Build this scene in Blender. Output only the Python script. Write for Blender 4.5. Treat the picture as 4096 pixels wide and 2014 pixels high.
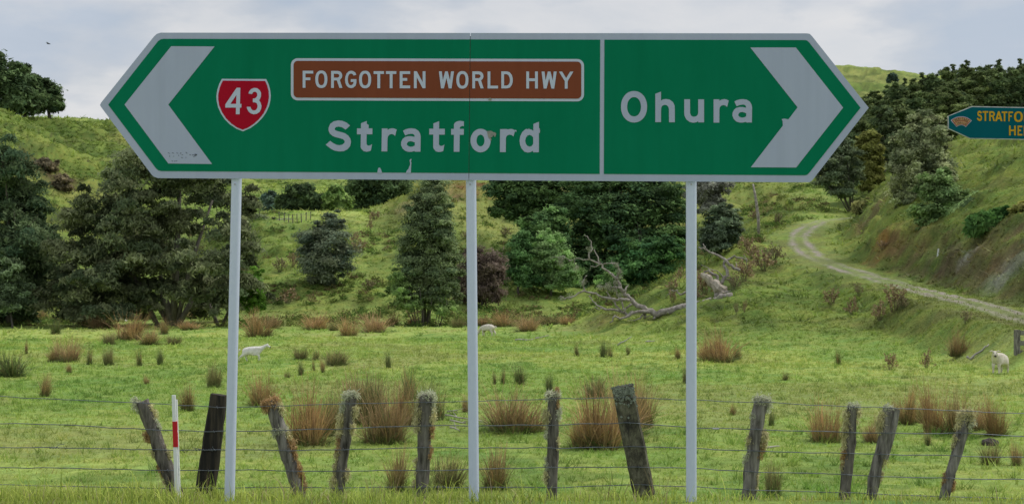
import bpy, bmesh, math, random
import numpy as np
from mathutils import Vector, Matrix
from mathutils.geometry import delaunay_2d_cdt

for o in list(bpy.data.objects):
    bpy.data.objects.remove(o, do_unlink=True)
scene = bpy.context.scene
col = scene.collection
R = math.radians

# ------------------------------------------------------------------ camera, sky, sun, exposure
CAMZ = 1.5            # eye height above the roadside verge
F = 5600.0            # focal length in pixels of the 4096 px wide photograph
cam = bpy.data.cameras.new('camera')
camo = bpy.data.objects.new('camera', cam)
col.objects.link(camo)
camo.location = (0, 0, CAMZ)
camo.rotation_euler = (R(90), 0, 0)
cam.sensor_width = 36.0
cam.lens = 36.0 * F / 4096.0
cam.shift_y = (1150 - 1007) / 4096.0
cam.clip_end = 8000
cam.clip_start = 0.05
cam.dof.use_dof = True
cam.dof.focus_distance = 10.2
cam.dof.aperture_fstop = 10.0
scene.camera = camo

SUN_EL, SUN_AZ = 56.0, 62.0      # azimuth from +y (behind the sign) towards +x
world = bpy.data.worlds.new('World')
scene.world = world
world.use_nodes = True
wn, wl = world.node_tree.nodes, world.node_tree.links
wn.clear()
wout = wn.new('ShaderNodeOutputWorld')
bg = wn.new('ShaderNodeBackground'); bg.inputs['Strength'].default_value = 1.0
wl.new(bg.outputs[0], wout.inputs[0])
sky = wn.new('ShaderNodeTexSky'); sky.sky_type = 'NISHITA'
sky.sun_disc = False
sky.sun_elevation = R(SUN_EL); sky.sun_rotation = R(SUN_AZ)
sky.altitude = 100; sky.air_density = 1.0; sky.dust_density = 1.5
skym = wn.new('ShaderNodeVectorMath'); skym.operation = 'SCALE'; skym.inputs['Scale'].default_value = 0.09
wl.new(sky.outputs[0], skym.inputs[0])
tc = wn.new('ShaderNodeTexCoord')
mp = wn.new('ShaderNodeMapping'); mp.inputs['Scale'].default_value = (1.0, 1.0, 3.2)
mp.inputs['Location'].default_value = (0.37, 0.1, 0.22)
wl.new(tc.outputs['Generated'], mp.inputs['Vector'])
n1 = wn.new('ShaderNodeTexNoise'); n1.inputs['Scale'].default_value = 3.4
n1.inputs['Detail'].default_value = 9; n1.inputs['Roughness'].default_value = 0.55
n1.inputs['Distortion'].default_value = 0.25
wl.new(mp.outputs[0], n1.inputs['Vector'])
r1 = wn.new('ShaderNodeValToRGB')        # how thick the cloud is
r1.color_ramp.elements[0].position = 0.28; r1.color_ramp.elements[0].color = (0.60, 0.60, 0.60, 1)
r1.color_ramp.elements[1].position = 0.52; r1.color_ramp.elements[1].color = (1, 1, 1, 1)
wl.new(n1.outputs['Fac'], r1.inputs[0])
n2 = wn.new('ShaderNodeTexNoise'); n2.inputs['Scale'].default_value = 6.5
n2.inputs['Detail'].default_value = 10; n2.inputs['Roughness'].default_value = 0.52
mp2 = wn.new('ShaderNodeMapping'); mp2.inputs['Scale'].default_value = (1.0, 1.0, 2.6)
mp2.inputs['Location'].default_value = (2.9, 1.3, 0.4)
wl.new(tc.outputs['Generated'], mp2.inputs['Vector'])
wl.new(mp2.outputs[0], n2.inputs['Vector'])
r2 = wn.new('ShaderNodeValToRGB')        # lit cloud to blue-grey cloud base
e = r2.color_ramp.elements
e[0].position = 0.37; e[0].color = (0.51, 0.575, 0.67, 1)
e[1].position = 0.56; e[1].color = (0.76, 0.76, 0.77, 1)
m_ = e.new(0.47); m_.color = (0.60, 0.635, 0.69, 1)
wl.new(n2.outputs['Fac'], r2.inputs[0])
mixw = wn.new('ShaderNodeMix'); mixw.data_type = 'RGBA'
wl.new(r1.outputs[0], mixw.inputs['Factor'])
wl.new(skym.outputs[0], mixw.inputs[6]); wl.new(r2.outputs[0], mixw.inputs[7])
wl.new(mixw.outputs[2], bg.inputs['Color'])

sun = bpy.data.lights.new('sun', 'SUN')
suno = bpy.data.objects.new('sun', sun); col.objects.link(suno)
sun.energy = 2.3; sun.angle = R(12); sun.color = (1.0, 0.94, 0.84)
sd = Vector((math.sin(R(SUN_AZ)) * math.cos(R(SUN_EL)), math.cos(R(SUN_AZ)) * math.cos(R(SUN_EL)), math.sin(R(SUN_EL))))
suno.rotation_euler = (-sd).to_track_quat('-Z', 'Y').to_euler()
suno.location = sd * 60

vs = scene.view_settings
vs.view_transform = 'Standard'; vs.look = 'None'; vs.exposure = 0.0; vs.gamma = 1.0
vs.use_curve_mapping = False
scene.render.engine = 'CYCLES'
scene.render.resolution_x = 1024; scene.render.resolution_y = 503
scene.cycles.max_bounces = 5
scene.cycles.diffuse_bounces = 3
scene.cycles.transparent_max_bounces = 4

# ------------------------------------------------------------------ helpers
def P(px, py, d):
    """point seen at photograph pixel (px, py) standing d metres away"""
    return Vector(((px - 2048) / F * d, d, CAMZ + (1150 - py) / F * d))

def link(o, parent=None):
    col.objects.link(o)
    if parent is not None:
        o.parent = parent
        o.matrix_parent_inverse = parent.matrix_basis.inverted()   # parts are built in world space
    return o

def tag(o, label=None, cat=None, group=None, kind=None):
    if label: o['label'] = label
    if cat: o['category'] = cat
    if group: o['group'] = group
    if kind: o['kind'] = kind
    return o

def empty(name, loc=(0, 0, 0)):
    o = bpy.data.objects.new(name, None)
    o.location = loc; o.empty_display_size = 0.2
    col.objects.link(o)
    return o

def fast_mesh(name, V, Fc, mat=None, colr=None, smooth=False):
    """V (n,3); Fc (m,k) with k = 3 or 4 or a list of such; colr (n,3)"""
    V = np.asarray(V, dtype=np.float32)
    if not isinstance(Fc, list): Fc = [Fc]
    Fc = [np.asarray(f, dtype=np.int32) for f in Fc if len(f)]
    me = bpy.data.meshes.new(name)
    me.vertices.add(len(V)); me.vertices.foreach_set('co', V.ravel())
    loops = np.concatenate([f.ravel() for f in Fc])
    tot = np.concatenate([np.full(len(f), f.shape[1], np.int32) for f in Fc])
    start = np.concatenate([[0], np.cumsum(tot)[:-1]]).astype(np.int32)
    me.loops.add(len(loops)); me.loops.foreach_set('vertex_index', loops)
    me.polygons.add(len(tot))
    me.polygons.foreach_set('loop_start', start)
    me.polygons.foreach_set('loop_total', tot)
    if smooth: me.polygons.foreach_set('use_smooth', np.ones(len(tot), dtype=bool))
    if colr is not None:
        c = np.ones((len(V), 4), np.float32); c[:, :3] = colr
        a = me.attributes.new('col', 'FLOAT_COLOR', 'POINT'); a.data.foreach_set('color', c.ravel())
    me.update(calc_edges=True); me.validate()
    if mat: me.materials.append(mat)
    return me

def mobj(name, me, parent=None):
    return link(bpy.data.objects.new(name, me), parent)

class MB:
    """collects tubes, boxes and polygons into one mesh"""
    def __init__(s): s.V = []; s.Q = []; s.T = []; s.N = []; s.C = []; s.n = 0
    def add(s, V, quads=(), tris=(), ngons=(), c=None):
        b = s.n; V = [tuple(v) for v in V]
        s.V += V; s.n += len(V)
        s.Q += [[i + b for i in q] for q in quads]
        s.T += [[i + b for i in t] for t in tris]
        s.N += [[i + b for i in t] for t in ngons]
        s.C += [tuple(c) if c is not None else (1, 1, 1)] * len(V)
    def tube(s, pts, rad, sides=6, cap=True, c=None, rough=0.0, rng=None):
        pts = [Vector(p) for p in pts]; n = len(pts)
        if not hasattr(rad, '__len__'): rad = [rad] * n
        V = []; up = Vector((0.13, 0.21, 0.97)); prev = None
        for i in range(n):
            t = (pts[min(i + 1, n - 1)] - pts[max(i - 1, 0)])
            t = t.normalized() if t.length > 1e-9 else Vector((0, 0, 1))
            if prev is None:
                a = t.cross(up)
                if a.length < 1e-3: a = t.cross(Vector((1, 0, 0)))
            else: a = prev - t * prev.dot(t)
            a.normalize(); prev = a; b = t.cross(a)
            for k in range(sides):
                an = 2 * math.pi * k / sides
                r = rad[i] * (1 + (rng.uniform(-rough, rough) if rng else 0))
                V.append(pts[i] + (a * math.cos(an) + b * math.sin(an)) * r)
        Q = [(i * sides + k, i * sides + (k + 1) % sides, (i + 1) * sides + (k + 1) % sides, (i + 1) * sides + k)
             for i in range(n - 1) for k in range(sides)]
        N = [tuple(range(sides))[::-1], tuple(range((n - 1) * sides, n * sides))] if cap else []
        s.add(V, Q, ngons=N, c=c)
    def box(s, c0, sx, sy, sz, M=None, c=None):
        V = []
        for dz in (-.5, .5):
            for dx, dy in ((-.5, -.5), (.5, -.5), (.5, .5), (-.5, .5)):
                p = Vector((dx * sx, dy * sy, dz * sz))
                if M: p = M @ p
                V.append(Vector(c0) + p)
        s.add(V, [(3, 2, 1, 0), (4, 5, 6, 7), (0, 1, 5, 4), (1, 2, 6, 5), (2, 3, 7, 6), (3, 0, 4, 7)], c=c)
    def mesh(s, name, mat=None, smooth=False, colour=False):
        me = bpy.data.meshes.new(name)
        me.from_pydata(s.V, [], s.Q + s.T + s.N)
        if smooth: me.polygons.foreach_set('use_smooth', np.ones(len(me.polygons), dtype=bool))
        if colour:
            c = np.ones((len(s.V), 4), np.float32); c[:, :3] = np.array(s.C)
            a = me.attributes.new('col', 'FLOAT_COLOR', 'POINT'); a.data.foreach_set('color', c.ravel())
        me.update()
        if mat: me.materials.append(mat)
        return me
    def build(s, name, mat=None, parent=None, smooth=False, colour=False):
        return mobj(name, s.mesh(name, mat, smooth, colour), parent)

# ---- value noise
def _h(ix, iy, iz, seed):
    h = (ix * 374761393 + iy * 668265263 + iz * 2147483647 + seed * 1274126177) & 0xFFFFFFFF
    h = ((h ^ (h >> 13)) * 1274126177) & 0xFFFFFFFF
    h = (h ^ (h >> 16)) & 0xFFFFFFFF
    return h.astype(np.float64) / 4294967295.0
def vnoise(x, y, z=None, seed=0):
    x = np.asarray(x, float); y = np.asarray(y, float)
    z = np.zeros_like(x) if z is None else np.asarray(z, float)
    ix, iy, iz = [np.floor(a).astype(np.int64) for a in (x, y, z)]
    fx, fy, fz = x - ix, y - iy, z - iz
    fx, fy, fz = [f * f * (3 - 2 * f) for f in (fx, fy, fz)]
    r = 0
    for a in (0, 1):
        for b in (0, 1):
            for c in (0, 1):
                w = (fx if a else 1 - fx) * (fy if b else 1 - fy) * (fz if c else 1 - fz)
                r = r + w * _h(ix + a, iy + b, iz + c, seed)
    return r * 2 - 1
def fbm(x, y, z=None, oct=4, seed=0):
    r = 0; a = 1.0; s = 0
    for k in range(oct):
        f = 2.03 ** k
        r = r + a * vnoise(x * f, y * f, None if z is None else z * f, seed + k * 17); s += a; a *= 0.5
    return r / s

# ---- materials
def newmat(name):
    m = bpy.data.materials.new(name); m.use_nodes = True
    nt = m.node_tree; b = nt.nodes['Principled BSDF']
    return m, nt, nt.nodes, nt.links, b
def mat_noise(name, c1, c2, scale=8, rough=0.7, detail=5, bump=0.0, bscale=None, stretch=(1, 1, 1), spec=0.3, lo=0.35, hi=0.65, metal=0.0, coords='Object'):
    m, nt, n, l, b = newmat(name)
    t = n.new('ShaderNodeTexCoord'); mpn = n.new('ShaderNodeMapping'); mpn.inputs['Scale'].default_value = stretch
    l.new(t.outputs[coords], mpn.inputs[0])
    nz = n.new('ShaderNodeTexNoise'); nz.inputs['Scale'].default_value = scale; nz.inputs['Detail'].default_value = detail
    nz.inputs['Roughness'].default_value = 0.6
    l.new(mpn.outputs[0], nz.inputs['Vector'])
    rp = n.new('ShaderNodeValToRGB')
    rp.color_ramp.elements[0].position = lo; rp.color_ramp.elements[0].color = (*c1, 1)
    rp.color_ramp.elements[1].position = hi; rp.color_ramp.elements[1].color = (*c2, 1)
    l.new(nz.outputs['Fac'], rp.inputs[0]); l.new(rp.outputs[0], b.inputs['Base Color'])
    b.inputs['Roughness'].default_value = rough; b.inputs['Specular IOR Level'].default_value = spec
    b.inputs['Metallic'].default_value = metal
    if bump:
        nb = n.new('ShaderNodeTexNoise'); nb.inputs['Scale'].default_value = bscale or scale * 3; nb.inputs['Detail'].default_value = 6
        l.new(mpn.outputs[0], nb.inputs['Vector'])
        bp = n.new('ShaderNodeBump'); bp.inputs['Strength'].default_value = bump; bp.inputs['Distance'].default_value = 0.02
        l.new(nb.outputs['Fac'], bp.inputs['Height']); l.new(bp.outputs[0], b.inputs['Normal'])
    return m
def mat_leaf(name, rough=0.55, trans=0.25, spec=0.25, noise=(0.75, 1.25), scale=3.0):
    """leaf / blade material: colour from the mesh, a little light passes through"""
    m, nt, n, l, b = newmat(name)
    at = n.new('ShaderNodeAttribute'); at.attribute_name = 'col'
    oi = n.new('ShaderNodeObjectInfo')
    g = n.new('ShaderNodeNewGeometry')
    nz = n.new('ShaderNodeTexNoise'); nz.inputs['Scale'].default_value = scale; nz.inputs['Detail'].default_value = 3
    l.new(g.outputs['Position'], nz.inputs['Vector'])
    mr = n.new('ShaderNodeMapRange'); mr.inputs[1].default_value = 0.3; mr.inputs[2].default_value = 0.7
    mr.inputs[3].default_value = noise[0]; mr.inputs[4].default_value = noise[1]
    l.new(nz.outputs['Fac'], mr.inputs[0])
    mr2 = n.new('ShaderNodeMapRange'); mr2.inputs[3].default_value = 0.88; mr2.inputs[4].default_value = 1.12
    l.new(oi.outputs['Random'], mr2.inputs[0])
    mm = n.new('ShaderNodeMath'); mm.operation = 'MULTIPLY'
    l.new(mr.outputs[0], mm.inputs[0]); l.new(mr2.outputs[0], mm.inputs[1])
    sc = n.new('ShaderNodeVectorMath'); sc.operation = 'SCALE'
    l.new(at.outputs['Color'], sc.inputs[0]); l.new(mm.outputs[0], sc.inputs['Scale'])
    l.new(sc.outputs[0], b.inputs['Base Color'])
    b.inputs['Roughness'].default_value = rough; b.inputs['Specular IOR Level'].default_value = spec
    if trans > 0:
        tr = n.new('ShaderNodeBsdfTranslucent'); l.new(sc.outputs[0], tr.inputs['Color'])
        mx = n.new('ShaderNodeMixShader'); mx.inputs[0].default_value = trans
        l.new(b.outputs[0], mx.inputs[1]); l.new(tr.outputs[0], mx.inputs[2])
        l.new(mx.outputs[0], n['Material Output'].inputs['Surface'])
    return m
# ------------------------------------------------------------------ terrain
# profiles of the land along sight lines: photograph column -> (distance, height on the picture) turned into metres
def Z(d, py): return CAMZ + (1150 - py) / F * d
NEAR = [(-60, -.25), (0, -.15), (7, -.05), (9, 0.0), (9.9, 0.0), (10.9, -.15), (12, -.45), (14, -.95), (17, -1.3), (20, -1.35), (45, -1.35)]
COLS = {
 -900: [(104, 1304), (120, 1280), (150, 1000), (190, 700), (240, 400), (290, 380), (360, 520)],
 0:    [(104, 1304), (120, 1280), (150, 1000), (190, 700), (235, 425), (270, 440), (360, 560)],
 120:  [(104, 1304), (120, 1282), (150, 1010), (190, 740), (235, 510), (280, 458), (330, 500)],
 300:  [(104, 1304), (120, 1280), (150, 1030), (190, 790), (240, 600), (290, 462), (340, 500)],
 480:  [(104, 1304), (120, 1278), (150, 1050), (195, 800), (245, 610), (300, 480), (350, 520)],
 700:  [(104, 1304), (120, 1270), (150, 1080), (200, 840), (250, 690), (300, 560), (340, 500), (380, 540)],
 950:  [(105, 1302), (113, 1265), (130, 1120), (150, 930), (168, 900), (190, 870), (240, 760), (290, 640), (340, 540), (390, 560)],
 1100: [(105, 1302), (113, 1260), (130, 1080), (150, 900), (165, 860), (185, 850), (220, 820), (270, 720), (330, 560), (380, 580)],
 1300: [(105, 1302), (114, 1250), (130, 1100), (150, 930), (170, 842), (185, 850), (220, 830), (270, 735), (330, 600), (380, 620)],
 1500: [(105, 1302), (115, 1240), (130, 1100), (150, 950), (175, 836), (190, 850), (230, 800), (280, 720), (340, 600), (390, 620)],
 1650: [(105, 1302), (116, 1220), (130, 1090), (150, 930), (176, 785), (195, 800), (240, 740), (290, 640), (350, 610)],
 1800: [(105, 1302), (118, 1200), (150, 930), (180, 735), (220, 650), (270, 600), (350, 640)],
 2100: [(104, 1306), (112, 1270), (122, 1180), (135, 1090), (160, 900), (200, 700), (250, 620), (350, 640)],
 2342: [(84, 1340), (90, 1305), (96, 1298), (106, 1290), (116, 1235), (135, 1090), (160, 900), (200, 700), (250, 620), (350, 640)],
 2535: [(76, 1360), (82, 1310), (92, 1212), (98, 1212), (110, 1220), (120, 1170), (135, 1070), (160, 880), (200, 700), (250, 630), (350, 600)],
 2745: [(70, 1378), (76, 1325), (84, 1240), (95, 1122), (101, 1125), (112, 1140), (122, 1090), (135, 1010), (160, 850), (200, 700), (250, 630), (350, 560)],
 2922: [(66, 1392), (73, 1310), (84, 1180), (100, 1017), (107, 1020), (116, 1020), (126, 960), (140, 900), (160, 820), (200, 690), (250, 630), (350, 520)],
 3060: [(65, 1396), (72, 1305), (84, 1160), (96, 1030), (108, 940), (115, 938), (124, 910), (140, 840), (165, 770), (200, 680), (250, 620), (350, 470), (450, 300), (520, 330)],
 3200: [(64, 1400), (70, 1320), (80, 1215), (90, 1100), (98, 1022), (107, 957), (113, 917), (118, 873), (126, 862), (140, 805), (165, 740), (200, 660), (250, 600), (350, 440), (450, 265), (520, 300)],
 3350: [(63, 1404), (69, 1330), (78, 1210), (85, 1115), (91, 1063), (96, 1040), (106, 975), (115, 915), (121, 877), (128, 866), (140, 805), (165, 735), (200, 640), (250, 560), (350, 420), (450, 249), (520, 290)],
 3440: [(62, 1408), (68, 1330), (76, 1215), (82, 1135), (87, 1092), (92, 1062), (100, 1000), (110, 900), (120, 850), (128, 850), (140, 800), (165, 720), (200, 600), (250, 540), (350, 430), (450, 254), (520, 290)],
 3550: [(61, 1412), (66, 1340), (74, 1212), (80, 1132), (84, 1108), (88, 1075), (92, 930), (100, 800), (108, 715), (118, 720), (135, 720), (165, 650), (200, 540), (250, 500), (350, 430), (450, 276), (520, 300)],
 3680: [(60, 1416), (64, 1350), (71, 1220), (76, 1165), (80, 1140), (84, 1105), (88, 940), (98, 760), (110, 635), (120, 640), (140, 650), (165, 600), (200, 500), (250, 470), (350, 430), (450, 294), (520, 310)],
 3800: [(59, 1420), (62, 1360), (67, 1235), (71, 1188), (75, 1165), (79, 1120), (83, 960), (90, 820), (101, 670), (112, 572), (125, 600), (145, 620), (170, 540), (200, 460), (250, 440), (350, 420), (450, 305), (520, 320)],
 3960: [(55, 1432), (58, 1365), (62, 1275), (65, 1232), (69, 1205), (73, 1130), (77, 970), (82, 880), (95, 690), (110, 515), (125, 540), (145, 580), (170, 520), (200, 450), (250, 430), (350, 410), (450, 318), (520, 330)],
 4100: [(51, 1455), (53.5, 1370), (56, 1300), (59, 1262), (63, 1230), (67, 1150), (71, 1010), (76, 890), (90, 690), (108, 470), (125, 500), (145, 560), (170, 500), (200, 440), (250, 430), (350, 400), (450, 335), (520, 345)],
 4900: [(46, 1480), (49, 1380), (51, 1310), (54, 1270), (58, 1230), (62, 1150), (66, 1010), (71, 880), (85, 680), (104, 430), (125, 440), (145, 500), (170, 480), (200, 430), (250, 420), (350, 390), (450, 345), (520, 350)],
}
ckeys = sorted(COLS)
def col_prof(k):
    pts = list(NEAR)
    c = COLS[k]
    d0 = c[0][0]
    if d0 > 52: pts += [(d0 * 0.9, -1.35)]
    else: pts = [p for p in pts if p[0] < 40]
    pts += [(d, Z(d, y)) for d, y in c]
    zl = pts[-1][1]
    pts += [(700, zl * 0.7), (1000, zl * 0.5 + 6), (2500, 10), (6000, 4)]
    return np.array(pts)
dr = np.concatenate([np.linspace(-50, 7, 12), np.linspace(8, 18, 34),
                     18.0 * np.exp(np.arange(1, 410) * 0.005),
                     139.1 * np.exp(np.arange(1, 122) * 0.0115),
                     np.array([620, 700, 850, 1000, 1400, 2000, 3000, 4500, 6500])])
ur = np.concatenate([np.linspace(-1.6, -0.46, 14), np.linspace(-0.44, 0.44, 640), np.linspace(0.46, 1.6, 14)])
XO = 8.0
def xs_at(d): return np.maximum(d + XO, 14.0)
D, U = np.meshgrid(dr, ur, indexing='ij')
X = U * xs_at(D); Y = D
uc = (np.array(ckeys) - 2048) / F
prof = np.stack([np.interp(dr, col_prof(k)[:, 0], col_prof(k)[:, 1]) for k in ckeys], 1)   # rows x cols
ulook = X / np.maximum(D, 25)
Z0 = np.empty_like(D)
for i in range(len(dr)):
    Z0[i] = np.interp(ulook[i], uc, prof[i])
def blur(A, n, ax):
    k = np.hanning(2 * n + 3)[1:-1]; k /= k.sum()
    B = np.pad(A, [(n, n) if a == ax else (0, 0) for a in (0, 1)], mode='edge')
    out = 0
    for j in range(2 * n + 1):
        out = out + k[j] * (B[j:j + A.shape[0]] if ax == 0 else B[:, j:j + A.shape[1]])
    return out
i18 = int(np.searchsorted(dr, 26)); i600 = int(np.searchsorted(dr, 560))
Zb = blur(blur(Z0, 5, 0), 16, 1)
w = np.clip((D - 22) / 8, 0, 1) * (D < 560)
Z0 = Z0 * (1 - w) + Zb * w
gy = np.gradient(Z0, axis=0) / np.maximum(np.gradient(Y, axis=0), 1e-6)
gx = np.gradient(Z0, axis=1) / np.maximum(np.gradient(X, axis=1), 1e-6)
SL = np.clip(np.hypot(gx, gy), 0, 1.5)
far = np.clip((D - 14) / 6, 0, 1) * np.clip((1500 - D) / 500, 0, 1)
steep = np.clip((SL - 0.06) / 0.25, 0, 1)
knoll = np.clip((Z0 + 1.25) / .7, 0, 1) * np.clip((D - 52) / 6, 0, 1) * np.clip((125 - D) / 15, 0, 1) * np.clip((X - 4) / 4, 0, 1)
steep = np.maximum(steep, .8 * knoll)
ZN = Z0 + far * (0.10 * fbm(X / 7, Y / 7, oct=3, seed=3) + 0.035 * fbm(X / 1.1, Y / 1.1, oct=2, seed=5))
# stock tracks and slumps run along the contours of the steeper ground
ter = fbm(X / 5.0, Y / 9.0, Z0 / 0.62, oct=3, seed=11)
ZN += far * steep * (0.50 * ter + 0.85 * fbm(X / 9, Y / 9, oct=3, seed=21) + 0.22 * fbm(X / 1.4, Y / 1.8, oct=2, seed=25) + np.where((D > 50) & (D < 105) & (X > 3), .34 * (1 - 2 * np.abs(fbm(X / 2.6, Y / 2.2, Z0 / 1.1, oct=2, seed=27))), 0)) * np.clip(D / 90, .5, 2.0)

def elev(x, y, A=None):
    A = ZN if A is None else A
    y = np.asarray(y, float); x = np.asarray(x, float)
    ri = np.interp(y, dr, np.arange(len(dr))); ui = np.interp(x / xs_at(y), ur, np.arange(len(ur)))
    r0 = np.clip(ri.astype(int), 0, len(dr) - 2); u0 = np.clip(ui.astype(int), 0, len(ur) - 2)
    fr = ri - r0; fu = ui - u0
    return ((A[r0, u0] * (1 - fr) * (1 - fu) + A[r0 + 1, u0] * fr * (1 - fu)) + (A[r0, u0 + 1] * (1 - fr) * fu + A[r0 + 1, u0 + 1] * fr * fu))
_ds = 9.0 * np.exp(np.arange(0, 1100) * 0.004)
def hit(px, py, dmin=16.0):
    """where the line of sight through a pixel meets the land"""
    ds = _ds[_ds > dmin]
    g = elev((px - 2048) / F * ds, ds); r = CAMZ + (1150 - py) / F * ds
    k = np.argmax(r <= g)
    d = ds[k] if (r <= g).any() else ds[-1]
    x = (px - 2048) / F * d
    return Vector((x, d, float(elev(x, d))))
def onground(px, d, sink=0.0):
    x = (px - 2048) / F * d
    return Vector((x, d, float(elev(x, d)) - sink))

def dist_poly(pts, Xa, Ya):
    best = np.full(Xa.shape, 1e9)
    for (a, b) in zip(pts[:-1], pts[1:]):
        ax, ay, bx, by = a[0], a[1], b[0], b[1]
        L = (bx - ax) ** 2 + (by - ay) ** 2 + 1e-9
        t = np.clip(((Xa - ax) * (bx - ax) + (Ya - ay) * (by - ay)) / L, 0, 1)
        best = np.minimum(best, np.hypot(Xa - ax - t * (bx - ax), Ya - ay - t * (by - ay)))
    return best
# shallow drains across the paddock
wob = 0.35 * fbm(X / 3, Y / 3, oct=2, seed=31)
bare = np.zeros_like(D)
for line, dep, wid in [([(-300, 1376), (0, 1374), (350, 1371), (700, 1374), (1000, 1378), (1300, 1380), (1600, 1381), (1850, 1374)], 0.42, 0.55),
                       ([(-200, 1306), (200, 1309), (420, 1312), (700, 1318)], 0.5, 0.8),
                       ([(2040, 1392), (2200, 1404), (2400, 1412), (2600, 1420), (2800, 1440)], 0.32, 0.5)]:
    pts = [hit(*p) for p in line]
    dd = dist_poly(pts, X + wob, Y + 2 * wob)
    g_ = np.exp(-(dd / wid) ** 2) * (0.55 + 0.45 * (fbm(X / 2.2, Y / 2.2, oct=2, seed=33) + .5))
    ZN -= dep * g_
    bare = np.maximum(bare, 0.55 * np.clip(g_ - .35, 0, 1))
# farm track: the land is levelled across it
TRK = [(4330, 1330, 50), (4096, 1274, 58), (3960, 1234, 63.5), (3852, 1204, 68), (3616, 1147, 78), (3426, 1090, 87), (3312, 1052, 93), (3237, 1014, 99),
       (3194, 958, 107), (3218, 920, 113), (3284, 887, 119), (3398, 873, 124), (3480, 868, 129)]
trk = np.array([P(*t) for t in TRK])
def smooth_path(p, n=14):
    p = np.asarray(p); out = []
    for i in range(len(p) - 1):
        p0, p1, p2, p3 = p[max(i - 1, 0)], p[i], p[i + 1], p[min(i + 2, len(p) - 1)]
        for t in np.arange(n) / n:
            out.append(0.5 * (2 * p1 + (p2 - p0) * t + (2 * p0 - 5 * p1 + 4 * p2 - p3) * t * t + (3 * p1 - p0 - 3 * p2 + p3) * t ** 3))
    out.append(p[-1]); return np.array(out)
trk = smooth_path(trk)
best = np.full(D.shape, 1e9); tz = np.zeros_like(D)
msk = (D > 45) & (D < 140) & (X > 5)
idx = np.where(msk)
bx, by = X[idx], Y[idx]; bb = np.full(bx.shape, 1e9); bz = np.zeros(bx.shape)
for q in trk[::2]:
    dd = np.hypot(bx - q[0], by - q[1]); k = dd < bb
    bb[k] = dd[k]; bz[k] = q[2]
ww = np.clip(1 - (bb - 1.7) / 2.2, 0, 1); ww = ww * ww * (3 - 2 * ww)
ZN[idx] = ZN[idx] * (1 - ww) + (bz + 0.04 * fbm(bx / 1.5, by / 1.5, oct=2, seed=8)) * ww
tdist = np.full(D.shape, 1e3); tdist[idx] = bb

# ---- ground colours: grass, dry patches, bare earth, clay, rock
n_lo = fbm(X / 14, Y / 14, oct=3, seed=41); n_mid = fbm(X / 2.6, Y / 2.6, oct=3, seed=43)
n_hi = fbm(X / .55, Y / .55, oct=2, seed=47)
G1 = np.array([0.175, 0.240, 0.050]); G2 = np.array([0.285, 0.330, 0.078]); G3 = np.array([0.105, 0.165, 0.034]); BR = np.array([0.165, 0.135, 0.065])
t1 = np.clip(0.5 + 0.9 * n_lo + 0.6 * n_mid, 0, 1)[..., None]
GC = G1 * (1 - t1) + G2 * t1
t2 = np.clip((n_mid + .6 * n_hi - 0.28) * 2.2, 0, .8)[..., None]
GC = GC * (1 - t2) + G3 * t2
# gullies keep ranker, greener growth; steeper faces have dead thatch between the stock tracks
curv = np.clip((blur(blur(ZN, 9, 0), 14, 1) - ZN) * 0.8, -1, 1)
hollow = np.clip(curv * 1.5, 0, .5)[..., None] * (D > 60)[..., None]
GC = GC * (1 - hollow) + np.array([0.09, 0.17, 0.032]) * hollow
tb = (np.clip((-ter - 0.12) * 2.0, 0, 1) * steep * 0.62 * (D > 40))[..., None]
GC = GC * (1 - tb) + BR * tb
dry = (np.clip(fbm(X / 22, Y / 22, oct=3, seed=61) * 1.8, 0, .55) * steep * (D > 130))[..., None]
GC = GC * (1 - dry) + np.array([0.36, 0.35, 0.115]) * dry
lines = np.clip((np.abs(fbm(X / 7, Y / 9, Z0 / .55, oct=2, seed=57)) - .10) * -9, 0, .75)[..., None] * (steep * np.clip((D - 50) / 12, 0, 1) * np.clip(.55 + 1.4 * fbm(X / 11, Y / 11, oct=2, seed=58), 0, 1))[..., None]
GC = GC * (1 - lines) + np.array([0.085, 0.085, 0.032]) * lines
mott = np.clip((fbm(X / 3.2, Y / 4.2, Z0 / 1.6, oct=4, seed=55) + .02) * 2.8, 0, .8)[..., None] * (steep * np.clip((D - 50) / 12, 0, 1))[..., None]
GC = GC * (1 - mott) + np.array([0.085, 0.125, 0.030]) * mott
GC = GC * (1 - bare[..., None]) + np.array([0.07, 0.058, 0.032]) * bare[..., None]
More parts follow.
